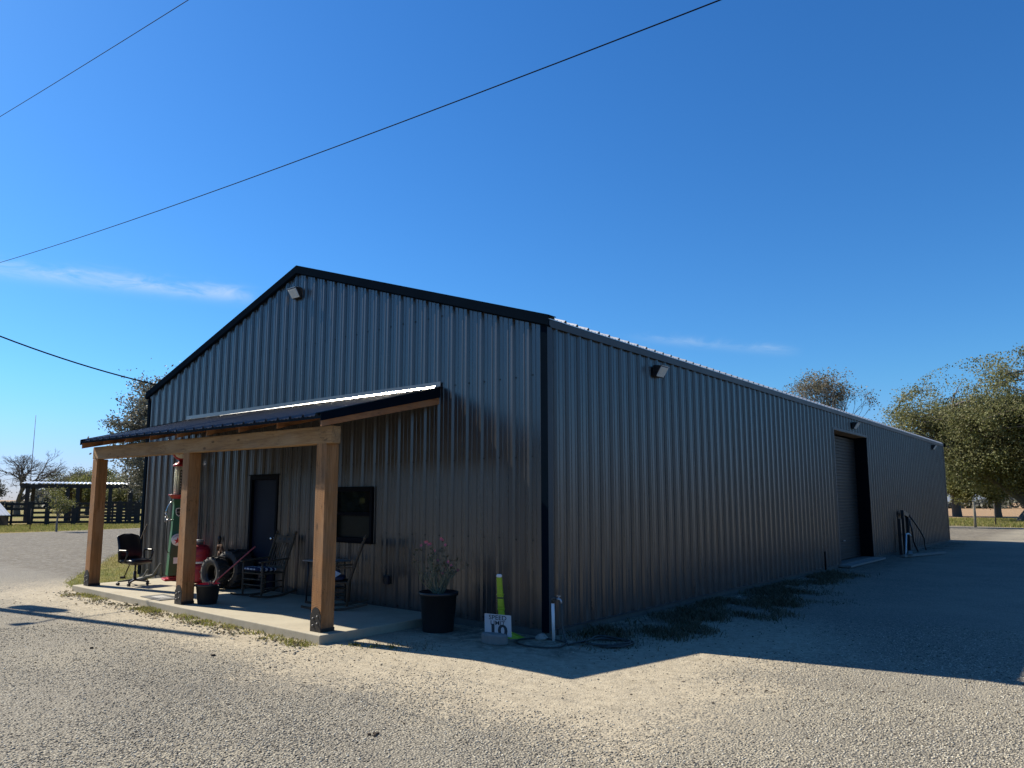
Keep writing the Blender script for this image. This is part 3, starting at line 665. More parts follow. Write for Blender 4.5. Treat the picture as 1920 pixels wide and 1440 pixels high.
for x, nm in ((-1.872, 'fascia'), (-10.13, 'fascia')):
    f = ey(x); dz = 0.036; xw = xe(x, 0.0); sg = 1 if x > -5 else -1; zf, zw = rz_(f, x), rz_(0, x); W0 = -0.036
    def strip(o0, o1, a0, a1, b0, b1, c0=0.0):
        return [(x+o0, f+c0-0.01, zf+a0), (x+o1, f+c0-0.01, zf+a0), (xw+o1, W0, zw+b0), (xw+o0, W0, zw+b0), (x+o0, f+c0-0.01, zf+a1), (x+o1, f+c0-0.01, zf+a1), (xw+o1, W0, zw+b1), (xw+o0, W0, zw+b1)]
    mb = MB(); mb.hexa(strip(-0.006, 0.006, -0.07, dz, -0.128, dz)); o0, o1 = sorted((-0.10*sg, 0.006*sg)); mb.hexa(strip(o0, o1, dz+0.002, dz+0.006, dz+0.002, dz+0.006)); mb.build(nm, 'trim', porch)
    mb = MB(); o0, o1 = sorted((-0.010*sg, -0.046*sg)); mb.hexa(strip(o0, o1, -0.140, -0.005, -0.235, -0.005, 0.03)); mb.build('rafter', 'rafter', porch, 0.004)

#PART2
# ------------------------------------------------------------------ porch furniture and clutter
S0 = 0.021      # top of the slab
def rounded_slab(mb, c, sx, sy, th, rz=0, crown=0.0, n=10, corner=0.25, tilt=None):
    """soft cushion-like pad: superellipse outline, puffed thickness"""
    prof = [(0.0, -1.0), (0.55, -0.98), (0.88, -0.8), (1.0, -0.2), (1.0, 0.25), (0.9, 0.75), (0.6, 1.0), (0.0, 1.0+crown)]
    m = Matrix.Translation(c) @ (tilt if tilt else Matrix.Identity(4)) @ Matrix.Rotation(rz, 4, 'Z'); N = 28; vs = []
    for r, h in prof:
        for j in range(N):
            t = 2*math.pi*j/N; ct, st = math.cos(t), math.sin(t); e = 0.42
            vs.append(m @ Vector((sx/2*r*math.copysign(abs(ct)**e, ct), sy/2*r*math.copysign(abs(st)**e, st), th/2*h)))
    fs = [(i*N+j, i*N+(j+1) % N, (i+1)*N+(j+1) % N, (i+1)*N+j) for i in range(len(prof)-1) for j in range(N)]
    mb.add(vs, fs, True); return mb

# office chair, faces +x
oc = thing('office_chair', 'black office swivel chair with armrests at the left end of the porch', 'chair', (-9.44, -1.30, S0), R(8))
mb = MB()
for i in range(5):
    a = R(72*i+20); ca, sa = math.cos(a), math.sin(a)
    mb.hexa([(-0.0*ca+0.022*sa, -0.0*sa-0.022*ca, 0.085), (0.30*ca+0.014*sa, 0.30*sa-0.014*ca, 0.065), (0.30*ca-0.014*sa, 0.30*sa+0.014*ca, 0.065), (-0.022*sa, 0.022*ca, 0.085),
             (0.022*sa, -0.022*ca, 0.125), (0.30*ca+0.012*sa, 0.30*sa-0.012*ca, 0.085), (0.30*ca-0.012*sa, 0.30*sa+0.012*ca, 0.085), (-0.022*sa, 0.022*ca, 0.125)])
mb.tube([(0, 0, 0.08), (0, 0, 0.14)], 0.04, 12)
base = mb.build('base', 'black', oc)
for i in range(5):
    a = R(72*i+20); c = MB(); p = Vector((0.30*math.cos(a), 0.30*math.sin(a), 0.03)); q = Vector((-math.sin(a+0.7), math.cos(a+0.7), 0))
    c.tube([p-q*0.026, p-q*0.006], 0.029, 14); c.tube([p+q*0.006, p+q*0.026], 0.029, 14); c.tube([p-q*0.01, p+q*0.01], 0.012, 8); c.tube([p, p+Vector((0, 0, 0.04))], 0.008, 6); c.build('caster', 'black', base)
mb = MB(); mb.tube([(0, 0, 0.12), (0, 0, 0.27)], 0.032, 12); mb.tube([(0, 0, 0.27), (0, 0, 0.41)], 0.018, 12); mb.box((0, 0, 0.415), (0.22, 0.20, 0.03), bev=0.01); mb.build('gas_lift', 'black', oc)
mb = MB(); rounded_slab(mb, (0.02, 0, 0.475), 0.50, 0.50, 0.105, crown=0.15); mb.build('seat', 'leather', oc)
mb = MB(); nr, nc = 14, 12; vs = []
for side in (1, -1):
    for i in range(nr+1):
        v = i/nr; z = 0.50+0.52*v; x = -0.235-0.13*v+0.04*math.sin(v*math.pi*1.1); wd = 0.27*(1-0.10*v)*min(1, math.sqrt(max(0.0, 1-((v-0.72)/0.285)**6)) if v > 0.72 else 1)*(0.9+0.1*min(1, v*6))
        wd = max(wd, 0.09)
        for j in range(nc+1):
            u = -1+2*j/nc; th = 0.045*math.sqrt(max(0.02, 1-abs(u)**4))*(math.sqrt(max(0.03, 1-abs(2*v-1)**6)))
            vs.append((x+0.035*u*u+(th if side > 0 else -th), wd*u, z))
k = (nr+1)*(nc+1); fs = []
for i in range(nr):
    for j in range(nc):
        a = i*(nc+1)+j; fs.append((a, a+1, a+nc+2, a+nc+1)); fs.append((k+a, k+a+nc+1, k+a+nc+2, k+a+1))
for i in range(nr):
    for j in (0, nc):
        a = i*(nc+1)+j; fs.append((a, a+nc+1, k+a+nc+1, k+a))
for j in range(nc):
    for i in (0, nr):
        a = i*(nc+1)+j; fs.append((a, a+1, k+a+1, k+a))
mb.add(vs, fs, True); mb.build('backrest', 'leather', oc)
for sy in (-1, 1):
    mb = MB(); y = sy*0.275
    mb.tube([(-0.13, sy*0.20, 0.44), (-0.14, y, 0.47), (-0.15, y, 0.60), (-0.17, y, 0.665), (-0.10, y, 0.69), (0.10, y, 0.685), (0.145, y, 0.665), (0.13, y, 0.60), (0.06, y, 0.48), (0.04, sy*0.20, 0.44)], 0.018, 8)
    mb.box((0.0, y, 0.70), (0.26, 0.055, 0.025), bev=0.01); mb.build('armrest', 'black', oc)

# broom handle leaning on the wall corner
mb = MB(); mb.tube([(-11.93, -0.42, G+0.02), (-11.68, -0.065, 1.16)], 0.014, 8); mb.box((-11.945, -0.435, G+0.03), (0.10, 0.06, 0.06), rz=0.6)
tag(mb.build('leaning_stick', 'oldwood'), 'thin wooden stick leaning on the left corner of the building', 'stick')
mb = MB(); mb.tube([(-11.2, -0.45, G+0.02), (-10.95, -0.2, 0.03), (-10.8, -0.12, 0.30)], [0.05, 0.035, 0.02], 7); mb.tube([(-11.12, -0.38, G+0.03), (-11.02, -0.3, 0.16)], 0.02, 6)
tag(mb.build('driftwood', 'cement'), 'pale piece of driftwood on the grass behind the office chair', 'wood')

# ---- vintage gas pump, front faces +x in local space
pz = -0.001
gp = thing('gas_pump', 'vintage green gas pump with a glass cylinder and round star sign', 'gas pump', (-9.75, -0.31, S0), R(-18))
mb = MB(); mb.box((0, 0, 0.02), (0.46, 0.46, 0.04), bev=0.012); mb.lathe([(0.20, 0.04), (0.20, 0.075), (0.15, 0.10), (0.15, 0.12)], 4, mat=Matrix.Rotation(R(45), 4, 'Z'), smooth=False); mb.build('base', 'red', gp)
mb = MB()
def ring(h, w): return [(-w, -w, h), (w, -w, h), (w, w, h), (-w, w, h)]
lv = [(0.10, 0.165), (0.16, 0.16), (0.95, 0.125), (1.05, 0.115), (1.60, 0.10), (1.73, 0.115)]
vs = []
for h_, w_ in lv: vs += ring(h_, w_)
fs = [(i*4+j, i*4+(j+1) % 4, i*4+4+(j+1) % 4, i*4+4+j) for i in range(len(lv)-1) for j in range(4)]+[(3, 2, 1, 0), tuple(len(lv)*4-4+j for j in range(4))]
mb.add(vs, fs); mb.build('cabinet', 'green', gp, 0.006)
mb = MB(); mb.lathe([(0.12, 1.735), (0.15, 1.75), (0.20, 1.80), (0.215, 1.815), (0.215, 1.83), (0.0, 1.832)], 28); mb.build('tray', 'red', gp)
mb = MB(); mb.lathe([(0.118, 1.834), (0.118, 2.44)], 40)
cyl = mb.build('glass_cylinder', 'clear', gp)
mb = MB()
for k in range(16):
    a = 2*math.pi*k/16
    if k % 4 == 0: continue
    mb.tube([(0.108*math.cos(a), 0.108*math.sin(a), 1.834), (0.108*math.cos(a), 0.108*math.sin(a), 2.44)], 0.0085, 6)
mb.lathe([(0.075, 1.836), (0.075, 2.44)], 20); mb.build('ribs', 'cream', cyl)
mb = MB(); mb.prism([(-0.022, 1.84), (0.022, 1.84), (0.022, 2.36), (-0.022, 2.36)], (0.122, 0, 0), (0, 1, 0), (0, 0, 1), (0.002, 0, 0)); sc = mb.build('gauge_scale', 'ink', cyl)
def text(body, size, loc, rot, mat, parent, name='lettering', ext=0.0008, align='CENTER', sx=1.0, bold=0.0):
    cu = bpy.data.curves.new(name, 'FONT'); cu.body = body; cu.size = size; cu.extrude = ext; cu.align_x = align; cu.align_y = 'CENTER'; cu.resolution_u = 3; cu.materials.append(M[mat])
    o = bpy.data.objects.new(name, cu); COL.objects.link(o); cu.offset = bold
    me = bpy.data.meshes.new_from_object(o.evaluated_get(bpy.context.evaluated_depsgraph_get())); bpy.data.objects.remove(o); me.name = name
    o = bpy.data.objects.new(name, me); COL.objects.link(o)
    if not me.materials: me.materials.append(M[mat])
    o.location = loc; o.rotation_euler = rot; o.scale = (sx, 1, 1); o.parent = parent; return o
FX = (R(90), 0, R(90))         # lettering that faces +x
for k, ch in enumerate('12345678'): text(ch, 0.048, (0.1265, 0, 1.88+0.062*k), FX, 'white', cyl, 'gauge_number')
mb = MB(); mb.lathe([(0.0, 2.442), (0.15, 2.442), (0.155, 2.455), (0.14, 2.49), (0.07, 2.53), (0.05, 2.535), (0.05, 2.58), (0.0, 2.58)], 28); mb.build('cap', 'red', gp)
mb = MB(); mb.box((-0.02, -0.135, 2.475), (0.10, 0.03, 0.02), bev=0.008); mb.build('cap_highlight_rim', 'white', gp)
# round globe on top: disc that faces +x, star in a ring
RX = Matrix.Rotation(R(90), 4, 'Y')
mb = MB(); mb.lathe([(0, -0.07), (0.13, -0.07), (0.185, -0.045), (0.195, 0.0), (0.185, 0.045), (0.165, 0.055), (0.0, 0.055)], 36, (0, 0, 2.775), RX); gl = mb.build('globe', 'red', gp)
mb = MB(); mb.lathe([(0, 0.0), (0.158, 0.0), (0.158, 0.006), (0.0, 0.006)], 36, (0.054, 0, 2.775), RX); mb.build('globe_face', 'cream', gl)
def star_poly(r, ri=0.382): return [((r if k % 2 == 0 else r*ri)*math.sin(math.pi*k/5), (r if k % 2 == 0 else r*ri)*math.cos(math.pi*k/5)) for k in range(10)]
def star(mb, c, r, th=0.002): mb.prism(star_poly(r), c, (0, 1, 0), (0, 0, 1), (th, 0, 0))
mb = MB(); star(mb, (0.0605, 0, 2.775), 0.11); mb.build('star', 'signred', gl)
# shield badge, round star emblem, white label on the front
mb = MB(); sh = [(-0.062, 0.08), (0.0, 0.095), (0.062, 0.08), (0.068, 0.02), (0.055, -0.05), (0.0, -0.095), (-0.055, -0.05), (-0.068, 0.02)]
mb.prism(sh, (0.108, 0, 1.45), (0, 1, 0), (0, 0, 1), (0.006, 0, 0)); bd = mb.build('shield_badge', 'white', gp)
mb = MB(); mb.prism([(x*0.8, y*0.82) for x, y in sh], (0.1145, 0, 1.45), (0, 1, 0), (0, 0, 1), (0.002, 0, 0)); bi = mb.build('shield_centre', 'ink', bd)
mb = MB(); mb.box((0.1175, 0, 1.452), (0.002, 0.085, 0.022)); mb.build('shield_band', 'cement', bd)
mb = MB(); mb.lathe([(0, 0), (0.128, 0), (0.128, 0.008), (0, 0.008)], 40, (0.134, 0, 0.86), RX); em = mb.build('round_emblem', 'white', gp)
mb = MB(); star(mb, (0.1425, 0, 0.835), 0.082); mb.build('star', 'signred', em)
for k, ch in enumerate('TEXACO'):
    a = R(62-25*k); rr = 0.088
    text(ch, 0.042, (0.1445, -rr*math.sin(a), 0.86+rr*math.cos(a)), (R(90), 0, R(90)), 'ink', em)
text('T', 0.045, (0.1465, 0, 0.838), FX, 'green', em)
mb = MB(); mb.box((0.158, 0.0, 0.42), (0.004, 0.13, 0.13)); mb.build('label_plate', 'white', gp)
# hose and nozzle on the left side (local -y)
mb = MB(); mb.tube([(0.02, -0.10, 1.70), (0.03, -0.16, 1.66), (0.03, -0.21, 1.58), (0.03, -0.245, 1.47), (0.03, -0.25, 1.43)], [0.012, 0.012, 0.011, 0.010, 0.010], 8); mb.build('spout', 'chrome', gp)
mb = MB(); mb.tube([(0.03, -0.25, 1.44), (0.03, -0.22, 1.38), (0.03, -0.19, 1.32)], [0.02, 0.026, 0.03], 8); mb.tube([(0.03, -0.23, 1.28), (0.03, -0.10, 1.28)], 0.02, 8); mb.tube([(0.03, -0.25, 1.36), (0.03, -0.26, 1.25), (0.03, -0.20, 1.22)], 0.009, 6); mb.build('nozzle', 'galv', gp)
mb = MB(); mb.tube([(0.03, -0.21, 1.26), (0.03, -0.215, 1.1), (0.03, -0.21, 0.86), (0.03, -0.20, 0.66), (0.03, -0.165, 0.585), (0.03, -0.135, 0.60)], 0.013, 8); mb.build('hose', 'rubber', gp)

# ---- red drum
mb = MB(); prof = [(0, 0), (0.26, 0), (0.29, 0.03), (0.30, 0.10), (0.296, 0.115), (0.30, 0.13), (0.30, 0.26), (0.292, 0.275), (0.30, 0.29), (0.30, 0.35), (0.27, 0.38), (0.0, 0.382)]
t = thing('red_drum', 'two stacked red ribbed drums with a grey lid between pump and tyres', 'drum', (-8.52, -0.47, S0+0.06)); t.scale = (0.80, 0.80, 0.97)
mb.lathe(prof, 30); mb.build('lower_drum', 'tankred', t)
mb = MB(); mb.lathe([(0.0, 0.384), (0.255, 0.384), (0.262, 0.392), (0.262, 0.42), (0.25, 0.428), (0, 0.43)], 30); mb.build('white_band', 'whitepvc', t)
mb = MB(); mb.lathe([(0, 0.432), (0.28, 0.432), (0.30, 0.45), (0.30, 0.56), (0.294, 0.572), (0.30, 0.584), (0.30, 0.66), (0.27, 0.73), (0.17, 0.775), (0.0, 0.78)], 30); mb.build('upper_drum', 'tankred', t)
mb = MB(); mb.lathe([(0, 0.781), (0.13, 0.781), (0.13, 0.83), (0.145, 0.835), (0.145, 0.86), (0.0, 0.875)], 24); mb.build('lid', 'galv', t)
mb = MB()
for ax, ay in ((-0.2, -0.2), (0.2, -0.2), (0.2, 0.2), (-0.2, 0.2)): mb.box((ax, ay, -0.03), (0.06, 0.06, 0.06))
mb.box((0, 0, -0.006), (0.48, 0.48, 0.012)); mb.build('stand', 'rust', t)

# ---- tyres: axle along local y
def tyre(name, label, loc, rz, r, wdt, rim, lugs, tilt=0.0):
    t = thing(name, label, 'tyre', loc, rz, 'tyres against the wall')
    mb = MB(); m = Matrix.Translation((0, 0, r)) @ Matrix.Rotation(R(90), 4, 'X')
    h = wdt/2; rb = r*0.93
    prof = [(rim, -h*0.72), (rim*1.08, -h*0.86), (rim+(rb-rim)*0.5, -h), (rb*0.97, -h*0.94), (rb, -h*0.80), (rb*1.005, 0), (rb, h*0.80), (rb*0.97, h*0.94), (rim+(rb-rim)*0.5, h), (rim*1.08, h*0.86), (rim, h*0.72), (rim*0.99, 0), (rim, -h*0.72)]
    mb.lathe(prof, 48, mat=m)
    for k in range(lugs):
        for sgn in (-1, 1):
            a = 2*math.pi*(k+(0.5 if sgn > 0 else 0))/lugs; da = 0.16
            def pt(an, rr, y): return m @ Vector((rr*math.cos(an), rr*math.sin(an), y))
            w2 = 0.045
            y0, y1 = sgn*h*0.04, sgn*h*0.99
            mb.hexa([pt(a-w2+da, rb*0.985, y0), pt(a+w2+da, rb*0.985, y0), pt(a+w2-da*0.2, rb*0.95, y1), pt(a-w2-da*0.2, rb*0.95, y1),
                     pt(a-w2*0.7+da, r, y0), pt(a+w2*0.7+da, r, y0), pt(a+w2*0.7-da*0.2, r*0.985, y1), pt(a-w2*0.7-da*0.2, r*0.985, y1)])
    mb.build('tread', 'rubber', t)
    mb = MB(); mb.lathe([(rim*0.99, h*0.70), (rim*0.93, h*0.70), (rim*0.90, h*0.30), (rim*0.90, -h*0.30), (rim*0.93, -h*0.70), (rim*0.99, -h*0.70)], 40, mat=m); mb.build('bead', 'black', t)
    return t
tyre('atv_tyre', 'small knobby black tyre standing in front of the larger tyre', (-7.47, -0.66, S0), R(6), 0.32, 0.26, 0.17, 15)
tyre('tractor_tyre', 'large wide black tractor tyre standing against the metal wall', (-7.38, -0.30, S0), R(4), 0.38, 0.40, 0.2, 14)
t = thing('rusty_ornament', 'rusty metal garden ornament standing behind the small knobby tyre', 'ornament', (-7.98, -0.30, S0))
mb = MB(); mb.tube([(0, 0, 0), (0, 0, 0.55)], 0.012, 6); mb.tube([(0.02, 0.02, 0.3), (0.06, -0.02, 0.62), (0.02, 0, 0.78)], [0.01, 0.02, 0.008], 6); mb.build('stem', 'rust', t)
mb = MB(); mb.tube([(-0.10, 0, 0.70), (-0.05, 0.0, 0.79), (0.04, 0, 0.80), (0.11, 0, 0.72), (0.13, 0, 0.60)], [0.012, 0.03, 0.035, 0.028, 0.01], 8); mb.tube([(-0.08, 0, 0.5), (0.0, 0.02, 0.66), (0.10, 0, 0.6)], [0.01, 0.05, 0.01], 7); mb.build('body', 'rust', t)
t = thing('wall_hanger', 'small black ornament hanging on the ribbed wall above the tyres', 'ornament', (-8.42, -0.06, 0.93))
mb = MB(); mb.tube([(0, 0, 0.14), (0, 0, 0.05)], 0.004, 5); mb.lathe([(0, -0.09), (0.03, -0.07), (0.042, 0.0), (0.03, 0.05), (0, 0.065)], 12); mb.tube([(0, 0, -0.08), (0.01, 0, -0.2), (-0.005, 0, -0.26)], [0.008, 0.014, 0.003], 6); mb.build('body', 'black', t)

# ---- bucket with long-handled scoop
t = thing('bucket', 'black bucket with a red inside standing beside the middle post', 'bucket', (-5.76, -1.75, S0), 0.4)
mb = MB(); mb.lathe([(0, 0.0), (0.145, 0.0), (0.155, 0.01), (0.19, 0.29), (0.205, 0.295), (0.207, 0.325), (0.195, 0.33)], 32); mb.box((0.215, 0.0, 0.305), (0.05, 0.07, 0.025), bev=0.008); mb.box((-0.215, 0.0, 0.305), (0.05, 0.07, 0.025), bev=0.008); mb.build('body', 'black', t)
mb = MB(); mb.lathe([(0.196, 0.3295), (0.186, 0.29), (0.15, 0.014), (0, 0.014)], 32); mb.build('inside', 'signred', t)
mb = MB()
for k in range(6): mb.box((0.172*math.cos(R(-150+6*k)), 0.172*math.sin(R(-150+6*k)), 0.225), (0.010, 0.012, 0.016+0.006*(k % 2)), rz=R(-150+6*k))
mb.build('faded_marking', 'cement', t)
t = thing('dipping_net', 'long red-handled scoop leaning out of the black bucket', 'scoop', (-5.74, -1.72, 0.30))
mb = MB(); mb.tube([(-0.04, 0.02, 0.0), (0.50, 0.50, 0.66)], 0.013, 8); mb.build('handle', 'handle', t)
mb = MB()
for k in range(26):
    a = random.uniform(0, 6.28); b = random.uniform(0.02, 0.10); mb.tube([(0.02, 0.02, 0.0), (0.02+b*math.cos(a)*0.7, 0.02+b*math.sin(a)*0.7, random.uniform(-0.02, 0.10))], 0.006, 4)
mb.build('mop_strands', 'rubber', t)

# ---- door mat
t = thing('door_mat', 'grey rectangular mat with a pale centre on the sunlit slab', 'mat', (-7.08, -1.88, S0+0.001), R(-3))
mb = MB(); mb.box((0, 0, 0.005), (0.80, 0.42, 0.010), bev=0.003); mb.build('border', 'matfibre', t)
mb = MB(); mb.box((0, 0, 0.0115), (0.42, 0.20, 0.003)); mb.build('centre', 'matpale', t)

# ---- rocking chairs, local front = -y
def rocking_chair(label, loc, rz):
    t = thing('rocking_chair', label, 'rocking chair', loc, rz, 'wooden rocking chairs on the porch')
    W = 0.27
    lean = 0.30
    for s in (-1, 1):
        mb = MB(); pts = []
        for k in range(15):
            y = -0.48+1.02*k/14; pts.append((s*W, y, 0.018+0.16*(y-0.0)**2*1.6))
        for a, b in zip(pts, pts[1:]): mb.beam(a, b, 0.03, 0.034)
        mb.build('rocker', 'oldwood', t)
        zf = 0.035+0.16*0.2**2*1.6
        mb = MB(); mb.tube([(s*W, -0.235, 0.05), (s*W, -0.235, 0.14), (s*W, -0.235, 0.30), (s*W, -0.235, 0.43), (s*W, -0.235, 0.62)], [0.018, 0.023, 0.019, 0.024, 0.017], 8); mb.build('leg', 'oldwood', t)
        # rear leg runs on into the back post
        mb = MB(); z0 = 0.06; mb.tube([(s*W*0.97, 0.22, z0), (s*W*0.97, 0.235, 0.42), (s*W*0.98, 0.235+lean*0.35, 0.75), (s*W, 0.235+lean*0.72, 1.06), (s*W, 0.235+lean*0.80, 1.10)], [0.018, 0.023, 0.021, 0.021, 0.012], 8)
        mb.lathe([(0, 0), (0.013, 0.002), (0.024, 0.02), (0.026, 0.035), (0.018, 0.052), (0, 0.06)], 10, (s*W, 0.235+lean*0.80, 1.09)); mb.build('back_post', 'oldwood', t)
        mb = MB(); mb.hexa([(s*W-0.035, -0.30, 0.615), (s*W+0.035, -0.30, 0.615), (s*W+0.028, 0.335, 0.655), (s*W-0.028, 0.335, 0.655), (s*W-0.035, -0.30, 0.638), (s*W+0.035, -0.30, 0.638), (s*W+0.028, 0.335, 0.678), (s*W-0.028, 0.335, 0.678)]); mb.build('arm', 'oldwood', t, 0.004)
        mb = MB()
        for zq in (0.17, 0.28): mb.tube([(s*W, -0.235, zq), (s*W*0.97, 0.228, zq)], 0.011, 6)
        mb.build('side_rung', 'oldwood', t)
    mb = MB(); mb.tube([(-W, -0.235, 0.22), (W, -0.235, 0.22)], 0.012, 6); mb.tube([(-W, -0.235, 0.32), (W, -0.235, 0.32)], 0.012, 6); mb.build('front_rung', 'oldwood', t)
    mb = MB(); mb.box((0, -0.0, 0.425), (0.56, 0.50, 0.028), bev=0.01); mb.build('seat', 'oldwood', t)
    bk = lambda z: 0.235+lean*(z-0.42)/0.68*0.80
    mb = MB(); mb.hexa([(-W, bk(0.93)-0.008, 0.93), (W, bk(0.93)-0.008, 0.93), (W, bk(0.93)+0.010, 0.93), (-W, bk(0.93)+0.010, 0.93), (-W, bk(1.06)-0.008, 1.06), (W, bk(1.06)-0.008, 1.06), (W, bk(1.06)+0.010, 1.06), (-W, bk(1.06)+0.010, 1.06)]); cr = mb.build('crest_rail', 'oldwood', t, 0.004)
    for q in (-0.13, 0.0, 0.13):
        mb = MB(); mb.hexa([(q-0.03, bk(0.985)-0.0115, 0.98), (q+0.03, bk(0.985)-0.0115, 0.98), (q+0.03, bk(0.985)-0.007, 0.98), (q-0.03, bk(0.985)-0.007, 0.98), (q-0.03, bk(1.02)-0.0115, 1.02), (q+0.03, bk(1.02)-0.0115, 1.02), (q+0.03, bk(1.02)-0.007, 1.02), (q-0.03, bk(1.02)-0.007, 1.02)]); mb.build('slot', 'ink', cr)
    mb = MB(); mb.beam((-W, bk(0.50), 0.50), (W, bk(0.50), 0.50), 0.016, 0.05); mb.build('lower_rail', 'oldwood', t)
    for k in range(7):
        mb = MB(); x = -0.205+0.41*k/6; mb.beam((x, bk(0.50), 0.51), (x, bk(0.94), 0.94), 0.024, 0.009, (0, -1, 0)); mb.build('slat', 'oldwood', t)
    return t
rocking_chair('weathered rocking chair in front of the dark door, checked cushion on its seat', (-5.88, -0.62, S0), R(4))
rocking_chair('weathered rocking chair turned sideways under the window, right of the end post', (-3.72, -0.72, S0), R(-42))
mb = MB(); rounded_slab(mb, (0, 0, 0), 0.50, 0.46, 0.085, crown=-0.3); o = mb.build('cushion', 'cushion'); o.location = (-5.87, -0.70, S0+0.490); o.rotation_euler = (R(-4), 0, R(4)); tag(o, 'navy cushion with a white check on the seat by the dark door', 'cushion', 'seat cushions')
mb = MB(); rounded_slab(mb, (0, 0, 0), 0.48, 0.44, 0.075, crown=-0.2); o = mb.build('cushion', 'navy'); o.location = (-3.75, -0.75, S0+0.484); o.rotation_euler = (0, 0, R(-42)); tag(o, 'plain dark navy cushion with a white paper lying on it', 'cushion', 'seat cushions')
mb = MB(); mb.box((0, 0, 0), (0.13, 0.17, 0.004)); o = mb.build('paper_sheet', 'paper'); o.location = (-3.60, -0.82, 0.565); o.rotation_euler = (R(24), R(18), R(10)); tag(o, 'small white paper tag on the plain dark navy cushion', 'paper')
mb = MB(); rounded_slab(mb, (0, 0, 0), 0.26, 0.10, 0.05); o = mb.build('folded_strap', 'navy'); o.location = (-3.80, -0.70, 0.575); o.rotation_euler = (R(8), R(-10), R(30)); tag(o, 'dark rolled cloth on the sideways rocking chair seat', 'cloth')
# small table between
t = thing('side_table', 'small square grey-topped table between the two rocking chairs', 'table', (-4.40, -0.36, S0), R(2))
mb = MB(); mb.box((0, 0, 0.695), (0.66, 0.52, 0.022), bev=0.004); mb.build('table_top', 'tabletop', t)
for sx in (-1, 1):
    for sy in (-1, 1):
        mb = MB(); mb.tube([(sx*0.27, sy*0.20, 0.0), (sx*0.25, sy*0.18, 0.684)], 0.014, 6); mb.build('leg', 'black', t)
mb = MB(); mb.box((0, 0, 0.26), (0.48, 0.36, 0.015)); mb.build('shelf', 'black', t)

# ---- potted desert rose
t = thing('potted_plant', 'pink flowering bush in a large black nursery pot beside the slab', 'potted plant', (-1.50, -0.60, G))
mb = MB(); mb.lathe([(0, 0.0), (0.215, 0.0), (0.222, 0.02), (0.262, 0.50), (0.285, 0.505), (0.287, 0.55), (0.272, 0.552), (0.262, 0.50), (0.0, 0.49)], 36); mb.build('pot', 'black', t)
mb = MB(); mb.lathe([(0, 0.515), (0.15, 0.51), (0.258, 0.503)], 24); mb.build('soil', 'soil', t)
rp = random.Random(11); stem = MB(); leaves = []; flowers = MB(); tips = []
def twig(p, d, L, r, lvl):
    pts = [p]; rr = [r]; q = p.copy(); dd = d.copy(); n = 5
    for k in range(n):
        dd = (dd+Vector((rp.uniform(-.16, .16), rp.uniform(-.16, .16), rp.uniform(-0.02, .12)))).normalized(); q = q+dd*L/n; pts.append(q.copy()); rr.append(r*(1-0.55*(k+1)/n))
    stem.tube(pts, rr, 6)
    if lvl > 0:
        for k in range(rp.randint(2, 3)):
            i = rp.randint(2, n); dv = (dd+Vector((rp.uniform(-.8, .8), rp.uniform(-.8, .8), rp.uniform(-.1, .4)))).normalized(); twig(pts[i], dv, L*rp.uniform(.5, .75), rr[i]*0.85, lvl-1)
    else: tips.append((pts[-1], dd)); tips.append((pts[-2], dd))
for k in range(15):
    a = 2*math.pi*k/15+rp.uniform(-.2, .2); o_ = rp.uniform(0.2, 1.0)
    twig(Vector((0.05*math.cos(a), 0.05*math.sin(a), 0.50)), Vector((math.cos(a)*o_, math.sin(a)*o_, 1)).normalized(), rp.uniform(0.26, 0.42), 0.013, 3)
stem.tube([(0, 0, 0.49), (0.01, 0, 0.54), (0, 0.01, 0.60)], [0.085, 0.07, 0.02], 10)
stem.build('stems', 'stem', t)
V = []; F = []
def leaf_card(p, d, L, w_):
    s_ = d.cross(Vector((rp.uniform(-1, 1), rp.uniform(-1, 1), rp.uniform(-1, 1)))).normalized()
    i = len(V); V.extend([p, p+d*L*0.5+s_*w_, p+d*L, p+d*L*0.5-s_*w_]); F.append((i, i+1, i+2, i+3))
for p, d in tips:
    for k in range(3 if rp.random() < 0.35 else 0):
        dv = (d+Vector((rp.uniform(-1.1, 1.1), rp.uniform(-1.1, 1.1), rp.uniform(-.5, .9)))).normalized(); leaf_card(p, dv, rp.uniform(0.03, 0.055), rp.uniform(0.006, 0.011))
np_mesh('leaves', V, F, 'weed', t)
tips.sort(key=lambda q: -q[0].z)
for c_i, (p, d) in enumerate(tips[:14:2]+rp.sample(tips, 8)):
    for k in range(1 if c_i > 4 else 2):
        fl = MB(); c = p+Vector((rp.uniform(-.03, .03), rp.uniform(-.03, .03), rp.uniform(0, .03))); nrm = Vector((0.7+rp.uniform(-.4, .4), -0.8+rp.uniform(-.4, .4), rp.uniform(-.2, .5))).normalized()
        u = nrm.orthogonal().normalized(); v = nrm.cross(u); r0 = rp.uniform(0.016, 0.023)
        for j in range(5):
            a = 2*math.pi*j/5; e = u*math.cos(a)+v*math.sin(a); f = -u*math.sin(a)+v*math.cos(a)
            fl.add([c, c+e*r0*0.6+f*r0*0.42+nrm*0.004, c+e*r0*1.25+nrm*0.009, c+e*r0*0.6-f*r0*0.42+nrm*0.004], [(0, 1, 2, 3)])
        fo = fl.build('flower', 'pinkflower', t)

